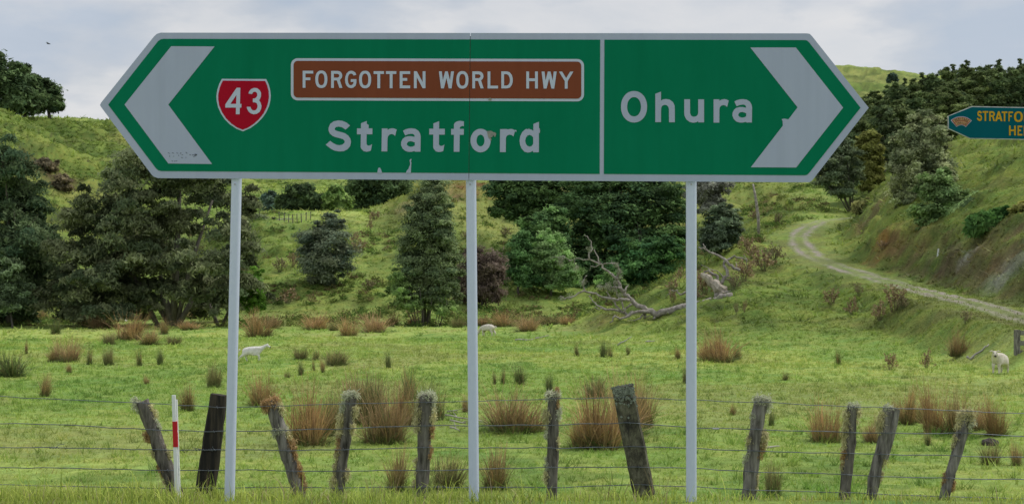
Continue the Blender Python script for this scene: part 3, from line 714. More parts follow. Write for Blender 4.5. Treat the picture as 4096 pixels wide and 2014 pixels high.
# posts: galvanised tubes painted white, set behind the board, each leaning a little
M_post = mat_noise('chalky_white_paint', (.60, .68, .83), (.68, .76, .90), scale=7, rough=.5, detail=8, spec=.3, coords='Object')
def post_paint():
    m, nt, n, l, b = newmat('scuffed_white_paint')
    g = n.new('ShaderNodeNewGeometry')
    a = n.new('ShaderNodeTexNoise'); a.inputs['Scale'].default_value = 34; a.inputs['Detail'].default_value = 6; a.inputs['Roughness'].default_value = .7
    mpn = n.new('ShaderNodeMapping'); mpn.inputs['Scale'].default_value = (1, 1, .45)
    l.new(g.outputs['Position'], mpn.inputs[0]); l.new(mpn.outputs[0], a.inputs['Vector'])
    r_ = n.new('ShaderNodeValToRGB')
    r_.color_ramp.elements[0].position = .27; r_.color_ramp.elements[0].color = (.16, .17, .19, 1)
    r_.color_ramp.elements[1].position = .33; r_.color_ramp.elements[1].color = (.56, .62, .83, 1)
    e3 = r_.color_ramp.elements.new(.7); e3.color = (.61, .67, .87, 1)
    l.new(a.outputs['Fac'], r_.inputs[0]); l.new(r_.outputs[0], b.inputs['Base Color']); b.inputs['Roughness'].default_value = .45
    return m
M_post = post_paint()
for (xt, xb, w_) in ((939.5, 911, 41), (1882, 1894, 41), (2768, 2768, 42)):
    top = SB.pt(xt + (xt - xb) * .42, 170, -.055)
    bot_dir = SB.pt(xb, 1990, -.055)
    gz = float(elev(bot_dir.x, bot_dir.y)) - .25
    dv = bot_dir - top; t_ = (gz - top.z) / dv.z
    b = MB(); n_ = 24
    b.tube([top + dv * t_ * i / 12 for i in range(13)], w_ / 2 / F * 9.9, 28)
    po = b.build('post', M_post, sign, smooth=True)
    bt_ = MB(); c_ = SB.pt(xt - 3, 736, -.055) - Vector((0, w_ / 2 / F * 9.9 - .002, 0)); bt_.tube([c_, c_ - Vector((0, .008, 0))], .006, 8); bt_.build('bolt', M_alu, po)
    for yb in (205, 640):       # clamps behind the board
        b = MB(); c_ = SB.pt(xt + (xt - xb) * (yb - 700) / -1270, yb, -.055); b.box(c_, .11, .10, .045); b.build('clamp', M_alu, sign)

# ------------------------------------------------------------------ heritage trail finger sign
hs_ = empty('trail_sign', tuple(onground(4300, 9.9)))
bpy.context.view_layer.update()
tag(hs_, 'teal finger sign with yellow capitals and fan-shaped tan heritage emblem', 'finger sign')
HB = Board((3.5, 9.75, CAMZ), (-.02, -1, 0))
M_teal = mat_film('teal_paint', (.0, .095, .130), (.002, .11, .148), rough=.35, speck=(.4, .45, .45), spk=.78)
M_yel = mat_film('yellow_lettering', (.58, .32, .016), (.64, .37, .025), rough=.4)
M_tan = mat_film('tan_print', (.46, .27, .145), (.50, .30, .165))
M_dred = mat_film('dark_red_print', (.30, .035, .05), (.34, .05, .06))
M_blk = mat_noise('black_print', (.02, .018, .015), (.05, .04, .035), rough=.5)
M_edge = mat_noise('worn_metal_edge', (.36, .38, .40), (.62, .65, .68), scale=25, rough=.5, metal=.3)
to = [(3792.5, 463), (3886, 424.5), (4420, 435), (4420, 565), (3881, 554.5), (3793, 515)]
ti = [(3795, 465), (3887.5, 428.5), (4418, 439), (4418, 561), (3881.5, 552), (3795.5, 513)]
HB.plate('panel', to, M_edge, hs_, .012)
HB.film('teal_field', [ti], [], M_teal, hs_, .0025)
q5 = 396 / 2091
def H2(ch, x0, x1, y0, y1):
    w_ = CAP[ch][2]; letter(HB, ch, 3700 + x0 * q5, 380 + y0 * q5, (x1 - x0) * q5 / w_, (y1 - y0) * q5 / 282, M_yel, hs_, .005)
for a_ in (('S', 1090, 1200, 335, 552), ('T', 1210, 1330, 343, 550), ('R', 1352, 1472, 346, 552), ('A', 1474, 1632, 347, 555), ('T', 1615, 1735, 350, 556), ('F', 1757, 1855, 352, 558), ('O', 1875, 2060, 350, 566), ('R', 2086, 2206, 358, 566),
           ('H', 1770, 1912, 648, 855), ('E', 1950, 2050, 650, 858), ('R', 2080, 2200, 652, 862)):
    H2(*a_)
def fan(r0, r1, a0, a1, n=24):
    c_ = (758, 785)
    f_ = lambda r, a: (3700 + (c_[0] + r * math.sin(R(a))) * q5, 380 + (c_[1] - r * math.cos(R(a))) * q5)
    return [f_(r1, a0 + (a1 - a0) * i / n) for i in range(n + 1)] + [f_(r0, a1 + (a0 - a1) * i / n) for i in range(n + 1)]
em = HB.film('emblem', [fan(146, 331, -41.5, 43)], [], M_white2, hs_, .005)
HB.film('emblem_border', [fan(156, 321, -39, 40.5)], [], M_dred, em, .007)
HB.film('emblem_field', [fan(166, 236, -35.5, 37), ], [], M_tan, em, .009)
HB.film('emblem_field', [fan(248, 311, -36.5, 38)], [], M_tan, em, .009)
for word, r_, hgt, a0, a1 in (('HERITAGE', 255, 48, -27, 30), ('TRAILS', 177, 44, -25, 29)):
    for i, ch in enumerate(word):
        a = R(a0 + (a1 - a0) * i / (len(word) - 1)); ps, hs2, w_ = CAP[ch]
        def g_(p):
            lx = (p[0] - w_ / 2) * hgt / 282 * .78; ly = r_ + (282 - p[1]) * hgt / 282
            return (3700 + (758 + lx * math.cos(a) + ly * math.sin(a)) * q5, 380 + (785 + lx * math.sin(a) - ly * math.cos(a)) * q5)
        HB.film('letter', [[g_(p) for p in pp] for pp in ps], [[g_(p) for p in pp] for pp in hs2], M_blk, em, .011)
b = MB(); tpz = HB.pt(4300, 380, -.06); b.tube([(tpz.x, tpz.y, -.4), (tpz.x, tpz.y, tpz.z)], .03, 16); b.build('post', M_post, hs_, smooth=True)
# ------------------------------------------------------------------ trees and shrubs
M_leaf = mat_leaf('foliage', trans=.32, rough=.75, spec=.08)
M_bark = mat_noise('grey_bark', (.085, .075, .065), (.17, .155, .135), scale=3, rough=.9, stretch=(3, 3, .6), bump=.5)
M_dead = mat_noise('weathered_dead_wood', (.16, .14, .125), (.42, .39, .35), scale=5, rough=.85, stretch=(1, 1, 1), bump=.4)
def unit(v): return v / np.maximum(np.linalg.norm(v, axis=-1, keepdims=True), 1e-9)
def leaf_cloud(rng, lobes, n, size, c1, c2, per=150,  elong=1.9, clump=.30, droop=0.0, up=.45, flat=.55, fill=.10, fine=.6, low=-.75):
    """lobes: (centre, radii) ellipsoids in metres. Leaves gather in sprays on each lobe; returns V, F, C"""
    area = np.array([(r[0] * r[1] + r[1] * r[2] + r[0] * r[2]) for _, r in lobes]); area = area / area.sum()
    Vs, Cs = [], []
    c1, c2 = np.array(c1) * 2.5, np.array(c2) * 2.75
    for (c, r), a in zip(lobes, area):
        c = np.array(c); r = np.array(r); m = int(n * a * 1.9)
        if m < 8: continue
        nsub = max(6, int(m / per))
        dirs = unit(rng.normal(size=(nsub * 3, 3))); dirs = dirs[dirs[:, 2] > low - rng.uniform(0, .5, len(dirs)) * .4][:nsub]
        nsub = len(dirs)
        rad = rng.uniform(.55, 1.14, nsub)[:, None]
        sc = c + dirs * r * rad
        sr = clump * 1.25 * np.cbrt(r.prod()) * rng.uniform(.5, 1.45, nsub)
        k = rng.integers(0, nsub, m)
        off = rng.normal(size=(m, 3)) * .46
        off[:, 2] *= flat
        off = off * sr[k][:, None]
        off[:, 2] -= droop * np.hypot(off[:, 0], off[:, 1]) * rng.uniform(.3, 1.3, m)
        p = sc[k] + off
        nf = int(m * fill)
        p[:nf] = c + unit(rng.normal(size=(nf, 3))) * r * rng.uniform(.15, .75, nf)[:, None]
        nrm = unit(.55 * unit((p - c) / r) + np.array([0, 0, up]) + rng.normal(size=(m, 3)) * .36)
        tang = unit(np.cross(nrm, rng.normal(size=(m, 3))))
        if droop > 0: tang = unit(tang + np.array([0, 0, -droop * 1.2]))
        bit = unit(np.cross(nrm, tang))
        s = size * .92 * rng.uniform(.5, 1.5, m)[:, None]
        h = s * elong * .5; w_ = s * .5
        q_ = np.stack([p - tang * h * .6 + bit * w_ * .8, p + tang * h, p - tang * h * .6 - bit * w_ * .8], 1)
        Vs.append(q_.reshape(-1, 3))
        cb = rng.normal(0, .28, nsub)[k] + rng.normal(0, .18 * fine, m)
        hue = np.clip(.5 + rng.normal(0, .35, nsub)[k] + rng.normal(0, .2, m), 0, 1)[:, None]
        cc = (c1 * (1 - hue) + c2 * hue) * np.clip(1 + cb, .35, 1.9)[:, None]
        Cs.append(np.repeat(cc, 3, 0))
    V = np.concatenate(Vs); C = np.concatenate(Cs)
    return V, np.arange(len(V)).reshape(-1, 3), C
def limbs(mb, rng, base, lobes, r0, split=.35, fork=1, upto=14):
    top = max((Vector(l[0]) for l in lobes), key=lambda v: v.z)
    fk = base.lerp(Vector((base.x * .6 + top.x * .4, base.y, base.z)), .5); fk.z = base.z + (top.z - base.z) * split
    fk = Vector((base.x + (top.x - base.x) * .25, base.y, fk.z))
    mb.tube([base - Vector((0, 0, .3)), base.lerp(fk, .33) + Vector((rng.normal(0, .1), rng.normal(0, .1), 0)), fk], [r0 * 1.25, r0, r0 * .8], 8)
    for c, r in lobes[:upto]:
        c = Vector(c)
        mid = fk.lerp(c, .5) + Vector((rng.normal(0, .25), rng.normal(0, .25), rng.uniform(-.5, .1)))
        mb.tube([fk, mid, c], [r0 * .5, r0 * .3, r0 * .1], 5, cap=False)
        for j in range(4):
            e_ = c + Vector(rng.normal(size=3)) * .7 * min(r)
            mb.tube([mid.lerp(c, .6), e_], [r0 * .16, r0 * .04], 4, cap=False)
TREE_N = [0]
def tree(name, label, cat, base_px, d, lobes_px, n, size, c1, c2, trunk=.25, group=None, deep=.85, seed=None, stems=None, shrink=1.0, jit=0.0, bright=1.0, **kw):
    """lobes_px: (x, y, rx, ry[, extra depth]) read off the photograph, placed at d metres"""
    TREE_N[0] += 1
    rng = np.random.default_rng(1000 + TREE_N[0] if seed is None else seed)
    if isinstance(d, tuple): d = hit(base_px, d[0], d[1]).y
    s = d / F
    lobes = []
    for l in lobes_px:
        dd = d + (l[4] if len(l) > 4 else rng.uniform(-.3, .3) * l[2] * s)
        dd += rng.uniform(-jit, jit); c = P(l[0], l[1], dd); k_ = dd / F * shrink
        lobes.append((tuple(c), (l[2] * k_, l[2] * k_ * deep, l[3] * k_)))
    g = onground(base_px, d)
    root = empty(name, tuple(g)); bpy.context.view_layer.update()
    tag(root, label, cat, group)
    V, Q, C = leaf_cloud(rng, lobes, n, size, c1, c2, **kw)
    zg = elev(V[:, 0], V[:, 1]); V[:, 2] = np.maximum(V[:, 2], zg + .02)
    mobj('crown', fast_mesh('crown', V, Q, M_leaf, C), root)
    mb = MB()
    if stems:
        for (x0, x1, y1, r_) in stems:
            b0_ = onground(x0, d + rng.uniform(-.3, .3)); t0 = P(x1, y1, d + rng.uniform(-.6, .6))
            md = b0_.lerp(t0, .5) + Vector((rng.normal(0, .12), rng.normal(0, .12), 0))
            mb.tube([b0_ - Vector((0, 0, .25)), md, t0], [r_, r_ * .8, r_ * .4], 7)
    if trunk: limbs(mb, rng, g, lobes, trunk)
    if mb.n: mb.build('trunk', M_bark, root, smooth=True)
    return root
DK1, DK2 = (.030, .052, .024), (.062, .090, .036)        # dark podocarp greens
OL1, OL2 = (.050, .066, .032), (.105, .120, .055)        # olive
BU1, BU2 = (.032, .062, .026), (.070, .115, .038)        # broadleaf bush
BG1, BG2 = (.034, .058, .046), (.070, .100, .070)        # blue-green
# big weeping tree behind the left sign post
tree('weeping_tree', 'broad dark weeping tree with low twisting trunk behind the leftmost sign post', 'tree', 690, 104,
     [(640, 640, 170, 110), (500, 700, 110, 80), (760, 700, 130, 100), (420, 790, 110, 75), (600, 800, 120, 90), (860, 760, 120, 90), (960, 800, 80, 90), (340, 880, 110, 70), (520, 900, 130, 80, -2), (720, 880, 130, 80, -2), (900, 900, 120, 80, -2),
      (260, 990, 100, 65), (400, 1010, 130, 80, -3), (580, 1030, 130, 80, -3.5), (800, 1030, 140, 85, -3), (960, 1010, 80, 90), (230, 1090, 85, 65), (360, 1120, 130, 80, -3), (560, 1150, 120, 60, -3), (760, 1150, 120, 55, -4), (930, 1140, 110, 65, -3), (300, 1225, 120, 55, -1), (460, 1235, 110, 45, -2), (200, 1180, 80, 70), (870, 1215, 90, 45, -2), (1010, 1180, 70, 70), (600, 1210, 70, 40, -2), (450, 1130, 160, 90, 4), (800, 1130, 150, 100, 4), (640, 1000, 190, 120, 4), (330, 1190, 130, 70, 3), (560, 1225, 100, 45, 3), (820, 1225, 90, 40, 3)],
     84000, .17, (.036, .050, .026), (.098, .110, .058), trunk=0, deep=.8, droop=.55, clump=.36, flat=.32, elong=2.6, up=.55, fill=.05, per=300, shrink=.86, jit=2.6,
     stems=[(700, 640, 1100, .42), (700, 790, 1150, .25), (690, 560, 1130, .22), (690, 720, 700, .3), (700, 850, 800, .2), (640, 430, 900, .2), (880, 830, 1190, .16), (880, 960, 1150, .14)])
tree('vine_dome', 'bright green vine-covered mound at the edge of the weeping tree', 'shrub', 1020, 102.5, [(1005, 1130, 58, 62), (1030, 1200, 50, 60), (960, 1180, 40, 60)], 6500, .14, (.045, .10, .018), (.10, .19, .03), trunk=.06, clump=.2, fill=.3)
tree('left_bank_tree', 'tall dark drooping tree standing left of the broad weeping tree', 'tree', 40, 105,
     [(20, 640, 100, 110), (-60, 720, 130, 110), (90, 760, 100, 90), (-20, 860, 140, 100), (150, 830, 90, 80), (80, 940, 120, 90), (190, 950, 70, 80), (-40, 1010, 130, 90), (110, 1060, 110, 80), (20, 1150, 140, 90, -2), (170, 1130, 80, 90), (-60, 1200, 120, 80, -2), (200, 1050, 70, 80), (70, 1240, 110, 45)],
     46000, .165, (.028, .050, .027), (.066, .092, .044), trunk=.35, droop=.5, clump=.36, elong=2.5, up=.55, flat=.34, fill=.05, per=280, shrink=.88, jit=2.2)
tree('low_willow', 'small pale grey-green shrub in front of the left drooping tree', 'shrub', 40, 101, [(40, 1100, 60, 70), (20, 1190, 80, 60), (90, 1180, 50, 70)], 6000, .14, (.05, .075, .04), (.10, .135, .07), trunk=.08, droop=.4)
# trees on the left skyline
for nm, lab, lob, dd, bx_ in (
    ('ridge_tree', 'tallest dark tree on the left hill skyline', [(-60, 300, 80, 90), (-10, 260, 45, 45), (30, 330, 55, 60), (60, 270, 34, 34), (-40, 400, 90, 70), (60, 390, 60, 60)], 262, -10),
    ('ridge_tree', 'middle dark tree on the left hill skyline', [(85, 285, 28, 28), (112, 330, 36, 45), (130, 390, 40, 50), (95, 410, 50, 45), (140, 310, 18, 20)], 268, 100),
    ('ridge_tree', 'lowest rounded dark tree at the right end of the left skyline grove', [(165, 345, 34, 30), (190, 385, 38, 45), (215, 370, 22, 30), (220, 415, 26, 35), (170, 420, 26, 34), (240, 425, 14, 14), (150, 410, 20, 20)], 274, 200)):
    tree(nm, lab, 'tree', bx_, dd, lob, 9000, .55, DK1, DK2, trunk=.35, clump=.42, fill=.12)
# scrub on the left hill
for px, py, rx, ry, dd in ((185, 655, 48, 28, 0), (250, 735, 34, 38, 0), (60, 745, 30, 22, 0)):
    h_ = hit(px, py + ry * .7, 120)
    tree('hill_scrub', 'brown thicket on the grassy left hillside', 'shrub', px, h_.y, [(px, py, rx, ry)], 2200, .34, (.05, .045, .03), (.11, .09, .055), trunk=.08, group='brown thickets on the left hillside')
# trees in the hollow behind the grassy spur
for lab, dd, lob, c1, c2 in (
    ('dark wide tree in the hollow behind the grassy spur, left of the yellow-green one', 196, [(1215, 785, 60, 42), (1150, 815, 42, 34), (1265, 812, 45, 34), (1190, 825, 50, 30)], DK1, DK2),
    ('small yellow-green tree in the hollow behind the grassy spur', 194, [(1340, 790, 30, 40), (1365, 815, 34, 28), (1315, 822, 26, 22)], (.06, .10, .03), (.12, .17, .05)),
    ('small grey-green tree alone at the left end of the hollow', 200, [(1080, 808, 24, 36), (1090, 830, 30, 25)], BG1, BG2),
    ('dense dark tree rising behind the sign board from the hollow', 205, [(1500, 720, 110, 70), (1430, 760, 60, 60), (1570, 750, 65, 60), (1500, 795, 110, 45)], (.024, .044, .022), (.052, .080, .032))):
    tree('hollow_tree', lab, 'tree', lob[0][0], dd, lob, 8000, .40, c1, c2, trunk=.2, clump=.4)
tree('pale_scrub', 'sparse pale grey-green scrub on the spur beside the hillside fence', 'shrub', 1070, 158, [(1050, 890, 70, 30), (1120, 900, 50, 22), (990, 880, 40, 40)], 2600, .22, (.085, .105, .06), (.14, .165, .09), trunk=.06)
# round shrub on the slope
tree('round_shrub', 'round blue-green shrub with feathery top on the slope', 'shrub', 1300, (1142, 100),
     [(1300, 1030, 95, 90), (1240, 1050, 60, 60), (1365, 1010, 55, 75), (1270, 960, 65, 60), (1345, 900, 42, 60, 1), (1300, 920, 40, 50, 1), (1300, 1100, 70, 40)], 17000, .155, (.040, .058, .042), (.092, .108, .066), trunk=.12, clump=.34, up=.5, per=240, fill=.06, shrink=1.08)
# column-shaped conifer in the middle
tree('columnar_conifer', 'tall column-shaped blue-green conifer with two grey trunks', 'tree', 1702, 105,
     [(1725, 760, 62, 70), (1705, 830, 70, 70), (1745, 850, 68, 75), (1690, 910, 70, 70), (1750, 930, 78, 75), (1680, 990, 80, 70), (1765, 1010, 80, 70), (1660, 1060, 72, 70), (1740, 1080, 85, 70), (1800, 1100, 55, 70), (1660, 1130, 65, 55), (1750, 1150, 80, 60), (1810, 1170, 45, 45), (1700, 1180, 60, 40)],
     46000, .135, (.052, .076, .040), (.11, .140, .066), trunk=0, clump=.30, deep=.95, up=.6, per=240, jit=.8, fill=.05, elong=1.7, stems=[(1695, 1700, 900, .20), (1712, 1725, 950, .17)])
tree('leafy_shrub', 'pale green many-stemmed shrub at the left foot of the columnar conifer', 'shrub', 1650, 103.5,
     [(1590, 1120, 38, 50), (1610, 1180, 55, 50), (1650, 1215, 55, 40), (1770, 1225, 60, 30)], 5200, .13, (.06, .10, .034), (.125, .175, .06), trunk=0, clump=.3, fill=.1,
     stems=[(1660 + i * 7, 1590 + i * 22, 1120 + (i * 37) % 60, .035) for i in range(8)] + [(1740 + i * 6, 1760 + i * 14, 1190, .03) for i in range(4)])
# reddish bare bush right of it
tree('bare_bush', 'mauve-brown twiggy leafless bush right of the columnar conifer', 'bush', 1930, (1232, 100),
     [(1920, 1070, 85, 75), (1880, 1110, 55, 60), (1970, 1100, 50, 60), (1930, 1160, 80, 50), (1870, 1180, 50, 40)], 15000, .12, (.06, .046, .038), (.115, .09, .075), trunk=.1, elong=4.0, clump=.3, up=.2, fill=.3)
# dark evergreen bush on the far bank
tree('bush_tree', 'dark glossy bush tree at the left end of the gully bush', 'tree', 2080, 142,
     [(2000, 760, 60, 55), (2080, 790, 95, 75), (2170, 760, 90, 60), (2020, 840, 60, 45), (2130, 860, 85, 50), (2240, 800, 80, 70), (2060, 720, 90, 40), (2200, 700, 110, 40)], 20000, .25, BU1, BU2, trunk=.3, clump=.34, flat=.4, up=.7)
tree('bush_tree', 'largest spreading dark bush tree filling the gully behind the sign', 'tree', 2480, 134,
     [(2350, 760, 110, 60), (2480, 730, 130, 55), (2620, 760, 110, 70), (2300, 850, 90, 70), (2420, 850, 120, 75, -2), (2560, 860, 120, 80, -2), (2690, 850, 75, 90), (2360, 940, 95, 65, -2), (2480, 960, 110, 65, -3), (2610, 950, 110, 60, -2), (2330, 1010, 80, 55, -2), (2440, 1050, 110, 55, -2), (2700, 960, 60, 60), (2350, 1080, 110, 60, -3), (2480, 1110, 110, 50, -4), (2300, 1140, 90, 45, -6)],
     46000, .24, (.026, .052, .024), (.060, .105, .034), trunk=.4, clump=.36, flat=.38, up=.75, low=-.4)
tree('bush_tree', 'rounded mid-green bush tree above the pale poplar-like sapling', 'tree', 2170, 127, [(2150, 900, 60, 52), (2210, 880, 50, 50), (2180, 960, 70, 50), (2240, 940, 45, 55)], 9000, .2, (.035, .07, .028), (.075, .125, .042), trunk=.15, clump=.34)
tree('bush_tree', 'green shrub tree between the mauve bush and the pale sapling', 'tree', 2075, 122, [(2080, 990, 50, 65), (2070, 1070, 55, 60), (2110, 1110, 50, 45)], 8000, .18, (.034, .075, .028), (.07, .13, .045), trunk=.12, clump=.34)
tree('pale_sapling', 'small pale grey-green tree with a bare trunk in front of the dark bush', 'tree', 2203, (1182, 100), [(2200, 965, 48, 48), (2180, 1020, 70, 55), (2230, 1040, 62, 55), (2170, 1090, 62, 50), (2260, 1090, 65, 50), (2210, 1130, 75, 32)], 15000, .14, (.085, .145, .055), (.17, .25, .10), trunk=0, clump=.3, up=.6, stems=[(2203, 2200, 1000, .13)])
tree('bush_tree', 'leafy green bush at the foot of the gully above the fallen tree', 'tree', 2600, (1150, 98), [(2560, 1010, 85, 60), (2640, 985, 75, 50), (2690, 1010, 50, 40), (2530, 1070, 90, 55), (2620, 1060, 80, 50), (2560, 1120, 60, 35)], 14000, .19, (.03, .075, .03), (.068, .135, .042), trunk=.15, clump=.34, flat=.4, up=.7)
tree('small_bush', 'small green bush behind the upper limbs of the fallen tree', 'bush', 2430, 110, [(2430, 1120, 50, 38), (2470, 1140, 40, 30)], 2500, .16, (.05, .10, .03), (.1, .16, .05), trunk=.05)
tree('needle_shrub', 'upright grey-green needle-leaved shrub right of the rightmost sign post', 'shrub', 2880, (1022, 97), [(2880, 890, 60, 60), (2850, 930, 55, 60), (2920, 910, 48, 60), (2880, 970, 70, 45), (2900, 850, 42, 35)], 13000, .13, (.045, .066, .042), (.095, .125, .075), trunk=.1, elong=2.8, clump=.24, up=.9)
tree('grey_scrub', 'grey leafless scrub hanging just below the sign board', 'shrub', 2830, 128, [(2800, 760, 70, 45), (2860, 745, 60, 35), (2830, 810, 60, 40)], 6500, .15, (.075, .08, .065), (.14, .145, .12), trunk=.1, elong=3.2)
# right-hand group
tree('wispy_tree', 'grey-green small tree with bare lower stems behind the bend of the track', 'tree', 3400, 134, [(3360, 600, 60, 50), (3330, 650, 55, 50), (3400, 640, 50, 55), (3350, 710, 65, 45), (3300, 720, 40, 40), (3420, 700, 35, 45), (3370, 765, 60, 25)], 12000, .18, (.05, .072, .04), (.105, .13, .07), trunk=0, clump=.3, fill=.1, stems=[(3405, 3330, 690, .12), (3405, 3390, 640, .12), (3410, 3420, 690, .1), (3400, 3310, 740, .07)])
tree('golden_tree', 'yellow-olive small tree beside the wispy grey one at the head of the track', 'tree', 3480, 139, [(3480, 545, 40, 30), (3465, 590, 42, 40), (3505, 610, 36, 40), (3470, 650, 45, 40), (3490, 700, 45, 40), (3480, 740, 40, 28)], 10000, .2, (.075, .085, .022), (.15, .155, .045), trunk=.15, clump=.36)
tree('olive_tree', 'tall olive-green bushy tree on the cut bank above the track', 'tree', 3700, 97, [(3690, 500, 52, 45), (3660, 555, 62, 50), (3725, 555, 62, 50), (3640, 620, 66, 55), (3730, 630, 72, 60), (3625, 690, 58, 50), (3690, 700, 72, 55), (3765, 690, 45, 55), (3650, 760, 60, 50), (3640, 810, 42, 40)], 26000, .15, (.085, .105, .055), (.17, .185, .098), trunk=.2, clump=.28, up=.6, shrink=1.22, per=200, fill=.06)
tree('green_bank_shrub', 'fresh green leafy shrub overhanging the earth bank below the olive tree', 'shrub', 3790, 90, [(3740, 760, 65, 60), (3800, 790, 60, 60), (3720, 840, 60, 50), (3790, 860, 70, 55), (3845, 870, 50, 50), (3750, 910, 60, 35), (3820, 920, 50, 30), (3770, 700, 36, 40)], 17000, .15, (.052, .088, .034), (.115, .165, .062), trunk=.15, clump=.3, up=.7, shrink=1.1, per=200, fill=.06)
tree('bank_fern', 'dark fern clump hanging over the top of the earth bank', 'fern', 3960, 79, [(3940, 880, 45, 30), (3990, 870, 42, 30), (3910, 900, 36, 26), (4030, 860, 36, 24)], 4600, .2, (.03, .075, .022), (.075, .14, .04), trunk=0, elong=3.2, droop=.8, clump=.4)
tree('yellow_shrub', 'yellowish shrub at the lip of the bank right of the ferns', 'shrub', 4085, 78, [(4085, 850, 45, 40), (4120, 870, 50, 45)], 3200, .14, (.10, .105, .03), (.18, .175, .055), trunk=.05)
tree('tussock_bush', 'straw-green arching bush where the bank meets the track bend', 'shrub', 3450, 118, [(3455, 830, 36, 30), (3470, 855, 26, 24)], 2200, .2, (.08, .09, .035), (.16, .16, .06), trunk=0, elong=4, droop=.6)
# bush-covered ridge on the right: separate trees, four builds repeated
def forest_proto(kind, seed):
    rng = np.random.default_rng(seed); lob = []
    if kind == 0:      # spreading
        for i in range(12):
            a = rng.uniform(0, 6.28); rr = rng.uniform(.2, 1) * 3.2; zz = rng.uniform(2.5, 8.0)
            rr *= 1 - .55 * (zz - 2.5) / 6
            lob.append(((rr * math.cos(a), rr * math.sin(a), zz), (1.9, 1.9, 1.25)))
        lob.append(((0, 0, 8.8), (1.4, 1.4, 1.1)))
    elif kind == 1:    # conical podocarp
        for i in range(13):
            zz = 1.6 + i * .72; a = i * 2.4; rr = 2.4 * (1 - i / 14.5)
            lob.append(((rr * math.cos(a), rr * math.sin(a), zz), (.5 + rr * .62, .5 + rr * .62, .95)))
        lob.append(((0, 0, 11.3), (.45, .45, .9)))
    else:              # layered
        for i in range(14):
            a = rng.uniform(0, 6.28); rr = rng.uniform(.5, 2.8); zz = 1.8 + (i % 5) * 1.65 + rng.uniform(-.3, .3)
            lob.append(((rr * math.cos(a), rr * math.sin(a), zz), (1.8, 1.8, .85)))
        lob.append(((0, .2, 9.6), (1.1, 1.1, .9)))
    c = [((.030, .050, .022), (.072, .094, .036)), ((.032, .048, .024), (.070, .090, .038)), ((.038, .058, .022), (.090, .112, .040))][kind]
    V, Q, C = leaf_cloud(rng, lob, 9500, .34, *c, clump=.38, flat=.5, up=.6, fill=.15)
    cm = fast_mesh('crown', V, Q, M_leaf, C)
    mb = MB(); limbs(mb, rng, Vector((0, 0, 0)), lob, .28, upto=8)
    return cm, mb.mesh('trunk', M_bark, True)
protos = [forest_proto(k_, 50 + k_) for k_ in range(3)]
rngf = np.random.default_rng(7)
FOR = [  # top x, top y, distance, kind
 (3445, 430, 190, 0), (3500, 345, 205, 2), (3560, 325, 212, 0), (3620, 300, 216, 1), (3688, 268, 220, 1), (3725, 282, 220, 0), (3790, 300, 218, 2), (3812, 276, 222, 1), (3868, 264, 222, 1), (3920, 282, 220, 0), (3955, 300, 218, 2), (3996, 282, 224, 1), (4080, 300, 220, 1), (4130, 290, 220, 0), (4190, 280, 220, 2), (4260, 280, 220, 0),
 (3470, 400, 196, 2), (3590, 385, 198, 0), (3650, 370, 200, 2), (3740, 375, 200, 0), (3850, 365, 202, 2), (3930, 380, 200, 0), (4040, 370, 200, 0), (4110, 375, 200, 2),
 (3395, 480, 176, 0), (3450, 490, 172, 2), (3520, 460, 180, 0), (3590, 480, 172, 2), (3660, 460, 176, 0), (3760, 460, 178, 2), (3830, 450, 180, 0), (3910, 455, 178, 2), (4000, 460, 178, 0), (4080, 455, 178, 0),
 (3350, 540, 168, 2), (3530, 560, 160, 0), (3580, 590, 156, 2), (3840, 520, 160, 0), (3780, 555, 158, 2), (3400, 590, 160, 0), (3545, 640, 150, 1)]
LABF = ['spreading dark-green tree', 'spire-topped dark conifer', 'layered olive-green tree']
WHERE = ['on the skyline of the right ridge', 'just below the skyline of the right ridge', 'halfway down the bush of the right ridge', 'at the lower edge of the right ridge bush']
for fi, (tx, ty, dd, kd) in enumerate(FOR):
    wh = WHERE[0 if fi < 16 else 1 if fi < 24 else 2 if fi < 34 else 3]
    g = onground(tx, dd, .3); top = P(tx, ty, dd)
    hgt = [9.9, 12.2, 10.5][kd]; sc_h = max(.7, (top.z - g.z) / hgt * .93)
    root = empty('bush_tree', tuple(g)); tag(root, LABF[kd] + ' ' + wh, 'tree', ['spreading', 'spire-topped', 'layered'][kd] + ' trees ' + wh)
    sw = min(sc_h, 1.35) * rngf.uniform(.85, 1.1)
    root.scale = (sw, sw, sc_h); root.rotation_euler = (0, 0, rngf.uniform(0, 6.28))
    for nm, me in zip(('crown', 'trunk'), protos[kd]):
        o = bpy.data.objects.new(nm, me); col.objects.link(o); o.parent = root
# a lone tree on the far right hill
tree('far_tree', 'small dark clump of trees alone on the far round hill', 'tree', 3570, 400, [(3572, 310, 18, 16), (3560, 318, 10, 10)], 900, .8, (.03, .05, .04), (.055, .08, .055), trunk=.2)
# slender dead stem
mb = MB(); g = onground(3035, 114); mb.tube([g - Vector((0, 0, .3)), P(3033, 870, 114), P(3022, 790, 114), P(3012, 735, 114)], [.14, .13, .11, .07], 7)
o = tag(mb.build('dead_sapling', M_dead, smooth=True), 'thin bare dead trunk standing alone on the slope right of the sign posts', 'dead tree')
